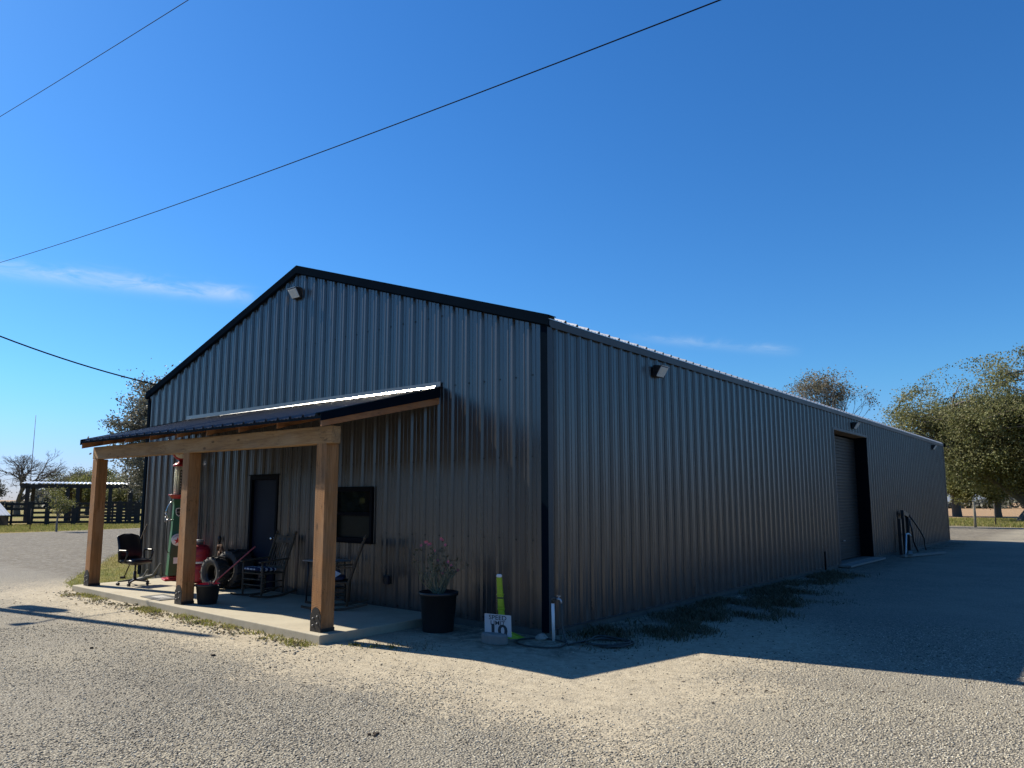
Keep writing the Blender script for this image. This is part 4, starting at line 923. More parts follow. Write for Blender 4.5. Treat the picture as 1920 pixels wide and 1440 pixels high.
# ---- speed limit sign set in a cement lump, lime marker behind it
t = thing('speed_limit_sign', 'small leaning white SPEED LIMIT 10 sign set in a lump of cement', 'sign', (-0.28, -0.80, G))
mb = MB(); mb.lathe([(0, 0), (0.185, 0), (0.20, 0.02), (0.195, 0.115), (0.17, 0.135), (0, 0.14)], 9, smooth=False, mat=Matrix.Diagonal((1.05, 0.62, 1, 1))); mb.build('cement_base', 'cement', t, 0.01)
rot = Matrix.Rotation(R(14), 4, 'Z') @ Matrix.Rotation(R(-20), 4, 'X') @ Matrix.Rotation(R(-8), 4, 'Y')
pm = Matrix.Translation((0.035, 0.03, 0.10)) @ Matrix.Rotation(R(10), 4, 'Z') @ Matrix.Rotation(R(-18), 4, 'X') @ Matrix(((1, 0, -0.20, 0), (0, 1, 0, 0), (0, 0, 1, 0), (0, 0, 0, 1)))
mb = MB(); mb.add([pm @ Vector(p) for p in ((-0.20, -0.003, 0), (0.20, -0.003, 0), (0.20, 0.003, 0), (-0.20, 0.003, 0), (-0.20, -0.003, 0.27), (0.20, -0.003, 0.27), (0.20, 0.003, 0.27), (-0.20, 0.003, 0.27))], [(0,3,2,1),(4,5,6,7),(0,1,5,4),(1,2,6,5),(2,3,7,6),(3,0,4,7)])
pl = mb.build('sign_plate', 'sign', t)
for body, size, z, sx in (('SPEED', 0.082, 0.225, 1.22), ('LIMIT', 0.078, 0.158, 1.22), ('10', 0.20, 0.062, 1.45)):
    o = text(body, size, (0, 0, 0), (0, 0, 0), 'ink', pl, 'lettering', 0.0006, bold=0.0006 if size < 0.15 else 0.006)
    o.data.transform(pm @ Matrix.Translation((0, -0.0045, z)) @ Matrix.Rotation(R(90), 4, 'X') @ Matrix.Diagonal((sx, 1, 1, 1)))
t = thing('marker_post', 'lime yellow plastic marker post standing behind the speed limit sign', 'marker post', (-0.50, -0.36, G), R(20))
mb = MB(); L_ = [(0.0, 0.046), (0.12, 0.045), (0.34, 0.043), (0.37, 0.045), (0.50, 0.043), (0.66, 0.040), (0.80, 0.037)]
for (z0, w0), (z1, w1) in zip(L_, L_[1:]):
    o0 = -0.07*z0; o1 = -0.07*z1
    mb.hexa([(o0-w0, -0.016, z0), (o0+w0, -0.016, z0), (o0+w0, 0.016, z0), (o0-w0, 0.016, z0), (o1-w1, -0.016, z1), (o1+w1, -0.016, z1), (o1+w1, 0.016, z1), (o1-w1, 0.016, z1)])
mb.build('post_body', 'hivis', t, 0.006)
mb = MB(); mb.box((-0.052, -0.012, 0.815), (0.074, 0.042, 0.045), bev=0.012); mb.build('cap', 'whitepvc', t)
for z, hh, mm in ((0.52, 0.018, 'weed'), (0.375, 0.02, 'hivis'), (0.565, 0.02, 'hivis')):
    mb = MB(); mb.box((-0.07*z, 0, z), (0.100, 0.046, hh), bev=0.006); mb.build('band', mm, t)
mb = MB(); mb.box((-0.032, -0.022, 0.455), (0.075, 0.012, 0.11), bev=0.006); mb.build('grip', 'hivis', t)
mb = MB(); mb.hexa([(0.0, -0.12, 0.0), (0.34, -0.08, 0.0), (0.32, 0.05, 0.0), (0.0, 0.07, 0.0), (0.0, -0.05, 0.09), (0.08, -0.05, 0.09), (0.08, 0.03, 0.09), (0.0, 0.03, 0.09)]); mb.build('foot', 'hivis', t, 0.01)

# ---- standpipe with tap, hose coil, stone
t = thing('standpipe', 'white PVC standpipe with a brass garden tap at the near building corner', 'standpipe', (0.185, -0.15, G))
mb = MB(); mb.tube([(0.012, 0, 0), (0, 0, 0.50)], 0.021, 14); mb.build('pipe', 'whitepvc', t)
mb = MB(); mb.tube([(0, 0, 0.49), (0, 0, 0.535), (0.012, 0, 0.552), (0.04, 0, 0.555), (0.06, 0, 0.55)], [0.027, 0.028, 0.028, 0.022, 0.022], 10); mb.build('elbow', 'hose', t)
mb = MB(); mb.tube([(0.06, 0, 0.55), (0.12, 0, 0.548), (0.135, 0, 0.53), (0.14, 0, 0.50)], 0.013, 8); mb.tube([(0.10, 0, 0.55), (0.10, 0, 0.585)], 0.006, 6); mb.box((0.10, 0, 0.59), (0.06, 0.012, 0.008)); mb.build('tap', 'galv', t)
hp = [(0.325, -0.15, 0.395), (0.335, -0.16, 0.30), (0.36, -0.18, 0.12), (0.40, -0.20, -0.02), (0.46, -0.23, -0.07), (0.50, -0.33, -0.08)]
cx, cy = 0.20, -0.42
hp += [(cx+0.36*math.cos(a), cy+0.28*math.sin(a), G+0.02) for a in [R(-20-14*k) for k in range(24)]]
hp += [(0.55, -0.16, G+0.025)]
for k in range(84):
    a = R(200-16*k); rr = 0.30+0.05*math.sin(k*0.9)+0.03*math.sin(k*0.23)
    hp.append((0.86+rr*1.0*math.cos(a)+0.04*math.sin(k*0.31), 0.12+rr*0.9*math.sin(a), G+0.018+0.012*(k//22)))
mb = MB(); mb.tube(hp, 0.011, 6); tag(mb.build('garden_hose', 'hose'), 'dark garden hose coiled on the ground below the tap', 'hose')
def stone_mesh(r, seed, squash=0.6, lvl=2):
    import bmesh
    rr = random.Random(seed); bm = bmesh.new(); bmesh.ops.create_icosphere(bm, subdivisions=lvl, radius=r)
    ph = [rr.uniform(0, 6.28) for _ in range(6)]
    for v in bm.verts:
        n = v.co.normalized(); k = 1+0.16*math.sin(n.x*3+ph[0])+0.13*math.sin(n.y*4+ph[1])+0.10*math.sin(n.z*5+ph[2])+0.07*math.sin(n.x*7+n.y*6+ph[3]); v.co = v.co*k; v.co.z *= squash
    me = bpy.data.meshes.new('stone'); bm.to_mesh(me); bm.free(); return me
o = link('stone', stone_mesh(0.085, 3), 'stone'); o.location = (0.05, -0.22, G+0.035); tag(o, 'pale rock at the foot of the white standpipe', 'stone')
for k, (x, y, r_, lab) in enumerate(((-2.35, -3.55, 0.026, 'small dark stone on the pale dirt in front of the end post'), (-3.9, -4.3, 0.02, 'dark clod on the gravel in front of the middle post'))):
    o = link('clod', stone_mesh(r_, 20+k, 0.55), 'debris'); o.location = (x, y, G+0.014); tag(o, lab, 'stone')
mb = MB(); rc = random.Random(31)
for k in range(9):
    c = Vector((1.42+rc.uniform(-.05, .05), -4.28+rc.uniform(-.035, .035), G+0.012)); mb.lathe([(0, -0.010), (0.011, -0.005), (0.012, 0.004), (0, 0.010)], 6, c, smooth=False)
tag(mb.build('dropping_clump', 'debris'), 'clump of dark brown crumbs on the gravel in the foreground', 'clump')

# ---- hydrant cluster beside the far half of the side wall
t = thing('wash_station', 'black pipe rack with drooping hoses against the far side wall', 'pipe rack', (0.20, 20.7, G), 0)
for y, h_, w_ in ((-0.42, 1.22, 0.16), (0.12, 1.45, 0.10), (0.85, 1.32, 0.10)):
    mb = MB(); mb.box((0, y, h_/2), (0.10, w_, h_), bev=0.01); mb.build('upright', 'black', t)
mb = MB(); mb.beam((0, 0.06, 1.44), (0, 0.92, 1.30), 0.10, 0.14); mb.build('crossbar', 'black', t)
mb = MB(); mb.tube([(0.04, 0.9, 1.33), (0.10, 1.5, 1.05), (0.14, 2.2, 0.72), (0.16, 2.65, 0.45), (0.16, 2.72, 0.2), (0.2, 2.6, 0.03)], 0.028, 6); mb.tube([(0.04, 0.85, 1.2), (0.1, 1.0, 0.8), (0.12, 1.0, 0.4), (0.2, 1.2, 0.04)], 0.03, 6); mb.build('hose', 'black', t)
t = thing('white_pipe_frame', 'bent white pipe leaning against the black pipe rack', 'pipe', (0.34, 20.2, G))
mb = MB(); mb.tube([(0.15, -0.75, 0.0), (0.05, 0.0, 0.66), (0.03, 0.12, 0.70), (0.02, 0.55, 0.70)], 0.03, 8); mb.tube([(0.02, 0.55, 0.70), (0.02, 0.85, 0.62)], 0.035, 8); mb.build('pipe', 'galv', t)
mb = MB()
mb.beam((0.55, 18.7, G+0.06), (1.25, 21.7, G+0.05), 0.14, 0.07); mb.beam((0.75, 18.9, G+0.10), (0.45, 20.4, G+0.12), 0.12, 0.05); tag(mb.build('timber_offcut', 'cement'), 'grey timber boards lying on the ground below the pipe rack', 'boards')

# ------------------------------------------------------------------ poles and wires
def cable(name, A, B, sag, r, label, cat='wire', n=48, group=None):
    A, B = Vector(A), Vector(B); pts = []
    for k in range(n+1):
        u = k/n; p = A+(B-A)*u; p.z -= 4*sag*u*(1-u); pts.append(p)
    mb = MB(); mb.tube(pts, r, 6); return tag(mb.build(name, 'wire'), label, cat, group)
def utility_pole(loc, h, rz, label):
    t = thing('utility_pole', label, 'utility pole', loc, rz)
    mb = MB(); mb.tube([(0, 0, -0.2), (0, 0, h*0.5), (0, 0, h)], [0.15, 0.125, 0.095], 14); mb.build('pole', 'pole', t)
    mb = MB(); mb.tube([(0.0, 0.0, h-0.05), (0.0, 0.0, h+0.22)], [0.03, 0.02], 8); mb.build('insulator', 'galv', t)
    mb = MB(); mb.lathe([(0, -0.45), (0.20, -0.45), (0.21, -0.42), (0.21, 0.38), (0.19, 0.43), (0.05, 0.47), (0, 0.47)], 20, (0.0, 0.36, 5.15)); mb.tube([(0.08, 0.36, 5.6), (0.08, 0.36, 5.85)], [0.04, 0.02], 8); mb.beam((0, 0.05, 5.3), (0, 0.3, 5.3), 0.08, 0.08); mb.build('transformer', 'galv', t)
    mb = MB(); mb.tube([(0, -0.1, 6.25), (0, -0.45, 6.35), (0, -0.62, 6.3)], 0.025, 6); mb.tube([(0.0, -0.52, 6.33), (0.0, -0.78, 6.26)], [0.08, 0.11], 10); mb.build('yard_lamp', 'galv', t)
    return t
utility_pole((-14.0, -5.05, G), 9.0, R(11), 'wooden utility pole whose shadow falls across the gravel at left')
t = thing('utility_pole', 'far wooden utility pole beyond the right edge', 'utility pole', (45.0, -2.7, G))
mb = MB(); mb.tube([(0, 0, -0.2), (0, 0, 8.6)], [0.15, 0.10], 12); mb.build('pole', 'pole', t)
mb = MB(); mb.beam((0, -2.2, 7.0), (0, 2.0, 7.0), 0.1, 0.1); mb.build('crossarm', 'pole', t)
cable('power_wire', (-14, -4.84, 8.89), (45, -1.36, 7.82), 0.82, 0.0048, 'upper thin power wire crossing the top left corner of the sky', n=60)
cable('power_wire', (-14, -4.98, 6.17), (45, -4.67, 5.74), 1.93, 0.0042, 'long power wire crossing the whole sky above the building', n=80)
cable('service_cable', (-14, -5.1, 6.35), (-8.95, 9.40, 5.41), 1.54, 0.017, 'drooping thick service cable running to the left side of the roof', 'cable')

# ------------------------------------------------------------------ trees
def rand_unit(rng, n):
    v = rng.normal(size=(n, 3)); return v/np.linalg.norm(v, axis=1)[:, None]
def cards(rng, P, size, aspect=0.55, droop=0.0):
    """leaf quads at points P"""
    n = len(P); d = rand_unit(rng, n); d[:, 2] -= droop; d /= np.linalg.norm(d, axis=1)[:, None]
    s = np.cross(d, rand_unit(rng, n)); s /= np.linalg.norm(s, axis=1)[:, None]
    L = size*rng.uniform(0.6, 1.4, n)[:, None]; w = L*aspect*0.5
    V = np.stack([P-d*L*0.5, P+s*w, P+d*L*0.5, P-s*w], 1).reshape(-1, 3); F = np.arange(4*n).reshape(-1, 4); return V, F
def limb(mb, a, b, r0, r1, rng, bend=0.12, n=5, sides=6):
    a = np.array(a, float); b = np.array(b, float); L = np.linalg.norm(b-a); off = rng.normal(size=3)*bend*L; off2 = rng.normal(size=3)*bend*L*0.5
    pts = []; rr = []
    for k in range(n+1):
        u = k/n; p = a+(b-a)*u+off*math.sin(math.pi*u)*0.5+off2*math.sin(2*math.pi*u)*0.3; p[2] += 0.08*L*math.sin(math.pi*u); pts.append(Vector(p)); rr.append(r0+(r1-r0)*u)
    mb.tube(pts, rr, sides, cap=False); return [np.array(p) for p in pts], rr
def leafy_tree(name, label, loc, height, crown_c, crown_r, trunk_r, n_limb, n_sub, n_leaf, leaf, leafm, barkm, seed, clump=0.9, group='trees beyond the yard', trunk_lean=(0, 0), low=0.35, fill=0.35, droop=0.2):
    """crown_c, crown_r: centre and radii of the crown ellipsoid in local metres"""
    rng = np.random.default_rng(seed); t = thing(name, label, 'tree', loc, 0, group)
    mb = MB(); cc = np.array(crown_c, float); cr = np.array(crown_r, float)
    fork = np.array([trunk_lean[0], trunk_lean[1], max(0.8, (cc[2]-cr[2])*0.9 if cc[2]-cr[2] > 0.9 else height*low*0.5)])
    limb(mb, (0, 0, -0.2), fork, trunk_r*1.25, trunk_r*0.9, rng, 0.05, 5, 10)
    tips = []
    for i in range(n_limb):
        d = rand_unit(rng, 1)[0]; d[2] = abs(d[2])*0.9-0.25; d /= np.linalg.norm(d)
        end = cc+cr*d*rng.uniform(0.55, 0.85)
        P, rr = limb(mb, fork, end, trunk_r*rng.uniform(0.4, 0.65), trunk_r*0.10, rng, 0.10, 7, 7)
        for j in range(n_sub):
            k = rng.integers(2, 8); s = P[min(k, len(P)-1)]; d2 = rand_unit(rng, 1)[0]; d2[2] = d2[2]*0.6+0.15
            e = s+d2*cr*rng.uniform(0.28, 0.5)
            q = (e-cc)/cr; m = np.linalg.norm(q)
            if m > 1.0: e = cc+cr*q/m*rng.uniform(0.86, 1.0)
            P2, r2 = limb(mb, s, e, trunk_r*0.16, trunk_r*0.035, rng, 0.14, 5, 5)
            tips += [P2[-1], P2[-2], P2[3]]
            for q_ in range(2):
                e2 = P2[3]+rand_unit(rng, 1)[0]*cr*0.2; limb(mb, P2[3], e2, trunk_r*0.05, trunk_r*0.015, rng, 0.15, 3, 4); tips.append(e2)
    mb.build('trunk', barkm, t)
    tips = np.array(tips); w = rng.uniform(0.2, 1.0, len(tips))**1.5; w /= w.sum()
    idx = rng.choice(len(tips), n_leaf, p=w); sig = clump*rng.uniform(0.5, 1.0, len(tips))[idx][:, None]
    P = tips[idx]+rng.normal(size=(n_leaf, 3))*sig*np.array([0.5, 0.5, 0.34])
    nf = int(n_leaf*fill); q = rand_unit(rng, nf)*(rng.uniform(0.1, 0.8, nf)**0.5)[:, None]; Q = cc+cr*q
    keep = (np.sin(Q[:, 0]*1.7/clump+seed)+np.sin(Q[:, 1]*1.9/clump+1.3*seed)+np.sin(Q[:, 2]*2.1/clump)) > 0.35
    P = np.vstack([P, Q[keep]]); P = P[P[:, 2] > 0.5]
    V, F = cards(rng, P, leaf, 0.6, droop); np_mesh('crown', V, F, leafm, t)
    return t
def bare_tree(name, label, loc, height, spread, trunk_r, barkm, seed, levels=6, leaf=None, nleaf=0, group=None, fork_h=0.22):
    rng = np.random.default_rng(seed); t = thing(name, label, 'tree', loc, 0, group); mb = MB(); ends = []
    def grow(p, d, L, r, lv):
        d = d/np.linalg.norm(d); e = p+d*L; P, rr = limb(mb, p, e, r, r*0.62, rng, 0.07, 3, 6 if lv > 3 else 4 if lv > 1 else 3)
        if lv == 0: ends.append(P[-1]); return
        for k in range(3 if lv in (levels, levels-1) else 2+(rng.random() < 0.5)):
            a = rng.normal(size=3)*0.42; nd = d+a; nd[2] += 0.10; nd *= np.array([spread, spread, 1.0]); grow(P[-1], nd, L*rng.uniform(0.70, 0.88), r*0.62, lv-1)
    grow(np.array([0, 0, -0.1]), np.array([0.02, 0, 1.0]), height*fork_h, trunk_r, levels)
    mb.build('trunk', barkm, t)
    if nleaf:
        E_ = np.array(ends); P = E_[rng.integers(0, len(E_), nleaf)]+rng.normal(size=(nleaf, 3))*0.22; V, F = cards(rng, P, leaf[0], 0.6); np_mesh('crown', V, F, leaf[1], t)
    return t
Z = G
leafy_tree('live_oak', 'big spreading oak with olive foliage at the right edge', (-0.4, 71.3, Z), 15.6, (0.0, 0, 8.6), (12.0, 8.5, 7.3), 0.62, 22, 13, 185000, 0.175, 'oakleaf', 'bark', 3, 1.5, fill=0.35, trunk_lean=(0.8, 0))
leafy_tree('live_oak', 'dense olive tree rising behind the far right corner of the building', (-8.28, 90.6, Z), 13, (-2.2, -1, 6.4), (7.0, 5.0, 5.8), 0.42, 12, 8, 80000, 0.20, 'oliveleaf', 'bark', 5, 1.05, fill=0.3)
leafy_tree('live_oak', 'low olive tree between the two big oaks', (-3.5, 83.0, Z), 10, (-1.0, 0, 5.2), (6.2, 4.5, 4.8), 0.3, 11, 8, 60000, 0.19, 'oliveleaf', 'bark', 8, 1.0, fill=0.35)
leafy_tree('grey_oak', 'tall grey green oak beside the left wall of the building', (-26.6, 7.9, Z), 8.0, (0.2, 0.6, 4.5), (3.2, 4.3, 3.5), 0.20, 15, 11, 70000, 0.115, 'greyleaf', 'bark', 13, 0.75, fill=0.22, droop=0.0)
bare_tree('thin_tree', 'thin half bare tree showing above the long side roof', (-10.3, 49.4, Z), 15.2, 0.52, 0.20, 'barkpale', 21, 7, (0.13, 'brownleaf'), 6500, 'trees beyond the yard', 0.17)
bare_tree('bare_tree', 'leafless spreading tree at the far left beyond the shed', (-84.5, 20.0, Z), 8.6, 1.28, 0.38, 'bark', 34, 8, None, 0, 'trees beyond the yard', 0.19)
for (x, y, h_, w_, mm, sd, lab) in ((-87.0, 28.0, 5.6, 5.4, 'oliveleaf', 41, 'bushy olive green tree right behind the cattle shed roof'), (-81.0, 30.6, 5.4, 5.0, 'oakleaf', 42, 'rounded dull green tree behind the left porch post'),
                                   (-98, 30.5, 5.4, 4.2, 'greyleaf', 43, 'grey green tree between the bare tree and the bushy olive tree'), (-92, 17.5, 5.2, 4.4, 'greyleaf', 44, 'dark grey green tree at the far left edge'), (-74.0, 30.5, 5.6, 4.4, 'greyleaf', 45, 'grey tree behind the right end of the cattle shed')):
    leafy_tree('bushy_tree', lab, (x, y, Z), h_, (0, 0, h_*0.55), (w_, w_*0.8, h_*0.48), 0.22, 9, 6, 20000, 0.17, mm, 'bark', sd, 1.0, fill=0.5)
leafy_tree('sapling', 'small thin sapling on the grass in front of the board fence', (-40.0, 8.1, Z), 2.6, (0, 0, 1.75), (1.05, 1.05, 0.95), 0.05, 7, 5, 1500, 0.085, 'oliveleaf', 'barkpale', 51, 0.35, fill=0.1)

# far tree belt on the horizon and the wood across the yard (both read as one mass)
def belt(name, label, segs, n, size, leafm, seed):
    rng = np.random.default_rng(seed); pts = []
    for (x0, y0, x1, y1, hh, dep) in segs:
        L = math.hypot(x1-x0, y1-y0); m = int(n*L/sum(math.hypot(s[2]-s[0], s[3]-s[1]) for s in segs))
        u = rng.random(m); base = hh*(0.45+0.28*np.sin(u*L*0.21+seed)+0.2*np.sin(u*L*0.53+2*seed)+0.12*np.sin(u*L*1.3)); base = np.maximum(base, hh*0.18)
        z = base*rng.random(m)**0.7; ox = rng.normal(size=m)*dep
        nx, ny = -(y1-y0)/L, (x1-x0)/L
        pts.append(np.stack([x0+(x1-x0)*u+nx*ox, y0+(y1-y0)*u+ny*ox, G+z], 1))
    P = np.vstack(pts); V, F = cards(rng, P, size, 0.8); o = np_mesh(name, V, F, leafm); kind(o, 'stuff'); o['label'] = label; o['category'] = 'wood'; return o
belt('far_woodland', 'low far belt of trees along the horizon', [(-150, -30, -150, 90, 6.5, 3), (-150, 90, -60, 180, 7, 3), (-60, 180, 60, 220, 7, 3), (60, 220, 160, 150, 8, 3)], 60000, 0.75, 'greyleaf', 9)
belt('woodland', 'unseen wood behind the viewer, east stretch added for dark wall reflections', [(-62, -22, -48, -52, 11, 3), (-48, -52, 5, -62, 12, 3), (5, -62, 48, -60, 11, 3), (48, -60, 58, -20, 14, 3), (58, -20, 62, 12, 14, 3)], 110000, 0.75, 'oakleaf', 4)  # out of view; the east stretch is added so the wall ribs reflect dark

# ------------------------------------------------------------------ left background: shed, fences
t = thing('cattle_shed', 'open dark timber cattle shed with a flat tin roof', 'shed', (-58.9, 17.2, G), math.atan2(8.0, 3.15))
mb = MB(); n_ = 34; L_ = 9.6
for k in range(n_):
    x0 = -L_/2+L_*k/n_; x1 = x0+L_/n_; h0 = 3.0
    mb.add([(x0, -1.9, h0), (x0+L_/n_*0.25, -1.9, h0+0.06), (x0+L_/n_*0.75, -1.9, h0+0.06), (x1, -1.9, h0), (x0, 3.4, h0+0.22), (x0+L_/n_*0.25, 3.4, h0+0.28), (x0+L_/n_*0.75, 3.4, h0+0.28), (x1, 3.4, h0+0.22)], [(0, 1, 5, 4), (1, 2, 6, 5), (2, 3, 7, 6)])
mb.build('roof', 'barnroof', t)
mb = MB(); mb.beam((-L_/2, -1.8, 2.83), (L_/2, -1.8, 2.83), 0.08, 0.30); mb.build('fascia', 'fence', t)
mb = MB(); mb.beam((-L_/2+0.05, -1.8, 2.85), (-L_/2+0.05, 3.3, 3.05), 0.08, 0.24); mb.build('fascia', 'fence', t)
for i, x in enumerate((-4.3, -1.6, -0.9, 1.4, 2.9, 4.4)):
    for y in (-1.7, 3.1):
        mb = MB(); mb.box((x+0.1*(y > 0), y, 1.4), (0.28, 0.28, 2.8)); mb.build('post', 'fence', t)
def board_fence(name, label, A, B, posts, rails, h, hp_=0.3, group='fences', gateboards=0):
    A, B = Vector((A[0], A[1], 0)), Vector((B[0], B[1], 0)); d = B-A; t = thing(name, label, 'fence', (A.x, A.y, G), math.atan2(d.y, d.x), group); L = d.length
    for u in posts:
        mb = MB(); mb.box((L*u, 0.0, (h+0.1)/2), (hp_, hp_, h+0.1), bev=0.02); mb.build('post', 'fence', t)
    for z in rails:
        mb = MB(); mb.box((L/2, -0.06, z*h), (L-0.02, 0.05, 0.16)); mb.build('rail', 'fence', t)
    for k in range(gateboards):
        mb = MB(); mb.box((L*(k+0.5)/gateboards, -0.10, h*0.5), (0.14, 0.03, h*0.95)); mb.build('upright_board', 'fence', t)
    return t
board_fence('board_fence', 'dark five rail board fence section behind the sapling', (-53.0, 10.95), (-51.55, 15.0), (0.0, 0.24, 0.62, 1.0), (0.12, 0.34, 0.56, 0.77, 0.97), 1.55)
board_fence('board_fence', 'dark close boarded pen section right of the left porch post', (-51.5, 15.1), (-50.55, 17.3), (0.0, 0.5, 1.0), (0.08, 0.22, 0.36, 0.50, 0.64, 0.80, 0.97), 1.62, 0.2, gateboards=8)
board_fence('board_fence', 'open dark rail section next to the building corner', (-50.5, 17.4), (-49.8, 20.0), (0.0, 0.25, 1.0), (0.12, 0.42, 0.72, 0.98), 1.62, 0.16)
board_fence('board_fence', 'dark board pen with diagonal brace left of the thick gate post', (-53.55, 9.6), (-53.0, 10.9), (0.0, 0.25), (0.15, 0.45, 0.75, 0.98), 1.5, 0.14)
t = board_fence('board_fence', 'thin black pipe rail pen at the far left edge', (-54.6, 6.0), (-53.6, 9.5), (0.0, 0.7, 0.98), (0.2, 0.4, 0.6, 0.8, 1.0), 1.5, 0.08)
t = thing('sheet_metal_shelter', 'low shelter with a sloping white sheet roof at the far left', 'shelter', (-52.6, 8.5, G), R(100))
mb = MB(); mb.add([(-2.6, -1.2, 0.75), (0.6, -1.2, 0.75), (0.6, 0.6, 1.75), (-2.6, 0.6, 1.75), (-2.6, -1.2, 0.72), (0.6, -1.2, 0.72), (0.6, 0.6, 1.71), (-2.6, 0.6, 1.71)], [(0, 1, 2, 3), (7, 6, 5, 4), (0, 4, 5, 1), (1, 5, 6, 2)])
for k in range(14): mb.beam((-2.5+0.23*k, -1.2, 0.765), (-2.5+0.23*k, 0.6, 1.765), 0.05, 0.03)
mb.build('roof', 'white', t)
mb = MB(); mb.prism([(-1.1, 0.0), (1.2, 0.0), (0.6, 1.70), (-1.1, 0.75)], (0.5, 0, 0), (0, 1, 0), (0, 0, 1), (0.04, 0, 0)); mb.build('side_panel', 'fence', t)
for x, y, hh in ((-2.4, -1.1, 0.75), (-2.4, 0.5, 1.7)):
    mb = MB(); mb.box((x, y, hh/2), (0.08, 0.08, hh)); mb.build('post', 'fence', t)
mb = MB(); mb.tube([(-43.3, 7.83, G), (-43.3, 7.83, 1.15)], 0.025, 6); tag(mb.build('stake', 'fence'), 'single thin stake on the grass left of the sapling', 'stake')
t = thing('radio_mast', 'very tall thin guyed radio mast on the left horizon', 'mast', (-374.4, 115.1, G))
mb = MB(); mb.tube([(0, 0, 0), (0, 0, 40.0)], [0.20, 0.12], 4); mb.build('mast', 'toweriron', t)

# right background: wire fence along the pasture
fp = [(-1.7, 44.0), (-1.45, 58.2), (2.9, 57.0), (7.5, 56.0), (-1.62, 50.8)]
fp = [(-1.72, 52.4), (-1.2, 58.5), (3.6, 57.4), (8.4, 56.4), (-8.0, 60.0), (-14.5, 61.2)]
for k, (x, y) in enumerate(fp):
    mb = MB(); hh = 1.55 if k else 1.75; mb.tube([(x, y, G), (x+0.03, y, G+hh*0.5), (x, y+0.03, G+hh)], [0.085, 0.08, 0.07] if k == 0 else [0.05, 0.045, 0.045], 8)
    tag(mb.build('fence_post', 'fencepost' if k == 0 else 'fence'), 'pale wooden fence post right of the building corner' if k == 0 else ('thin dark fence post in the pasture right of the pale post' if k == 1 else 'thin dark fence post at the edge of the pasture'), 'fence post', 'wire fence posts')

# ------------------------------------------------------------------ grass, weeds, pebbles
def poly_pts(rng, poly, n, edge_noise=0.0):
    poly = np.array(poly, float); lo, hi = poly.min(0), poly.max(0); out = []
    cnt = 0
    while cnt < n:
        p = lo+(hi-lo)*rng.random((n*2, 2)); ins = np.zeros(len(p), bool); j = len(poly)-1
        for i in range(len(poly)):
            xi, yi = poly[i]; xj, yj = poly[j]; c = ((yi > p[:, 1]) != (yj > p[:, 1])) & (p[:, 0] < (xj-xi)*(p[:, 1]-yi)/(yj-yi+1e-12)+xi); ins ^= c; j = i
        p = p[ins]
        if edge_noise: p = p+rng.normal(size=p.shape)*edge_noise
        out.append(p); cnt += len(p)
    return np.vstack(out)[:n]
def blades(name, label, XY, hmin, hmax, w, mat, seed, lean=0.5, z=G):
    rng = np.random.default_rng(seed); n = len(XY); h = rng.uniform(hmin, hmax, n); a = rng.uniform(0, 2*np.pi, n); l = rng.uniform(0.1, lean, n)*h
    b = rng.uniform(0, 2*np.pi, n); P = np.column_stack([XY, np.full(n, z)]); sx = np.column_stack([np.cos(b), np.sin(b), np.zeros(n)])*(w*rng.uniform(0.6, 1.4, n))[:, None]
    d = np.column_stack([np.cos(a)*l, np.sin(a)*l, np.zeros(n)])
    mid = P+d*0.4+np.column_stack([np.zeros(n), np.zeros(n), h*0.6]); tip = P+d*1.2+np.column_stack([np.zeros(n), np.zeros(n), h])
    V = np.stack([P-sx, P+sx, mid+sx*0.7, tip, mid-sx*0.7], 1).reshape(-1, 3); F = np.arange(5*n).reshape(-1, 5)
    o = np_mesh(name, V, F, mat); kind(o, 'stuff'); o['label'] = label; o['category'] = 'grass'; return o
rng = np.random.default_rng(77)
gpatch = [(-10.23, -0.1), (-10.23, -1.8), (-11.1, -1.85), (-12.4, -1.45), (-14.2, -0.4), (-16, 0.7), (-20, 2.9), (-26, 6.5), (-34, 12), (-36, 26), (-12.1, 26), (-12.1, -0.1)]
g = sheet('grass_verge', wob_poly(gpatch, 0.07, 0.4, 9), G+0.009, 'lawn'); kind(g, 'structure')
near_poly = [(-10.42, -0.05), (-10.42, -1.95), (-11.2, -1.95), (-12.4, -1.5), (-14.2, -0.45), (-16, 0.6), (-20, 2.8), (-22, 5), (-14, 5), (-12.1, 1), (-12.1, -0.05)]
blades('verge_grass', 'sunlit yellow green grass behind the office chair', poly_pts(rng, near_poly, 16000, 0.06), 0.02, 0.07, 0.004, 'grassblade', 1)
lawn_poly = [(-40.7, 3.0), (-41.0, 8.0), (-42.0, 13.0), (-43.5, 21), (-53, 22), (-54.5, 8.0), (-54.0, 3.0)]
blades('lawn_grass', 'sunlit grass strip between the lane and the board fence', poly_pts(rng, lawn_poly, 26000, 0.1), 0.04, 0.12, 0.014, 'grassblade', 2)
past = [(-12, 55.5), (6, 54.0), (14, 52), (14, 80), (-20, 80)]
blades('pasture_grass', 'sunlit pasture grass beyond the gravel at right', poly_pts(rng, past, 36000, 0.15), 0.05, 0.22, 0.022, 'grassblade', 3)
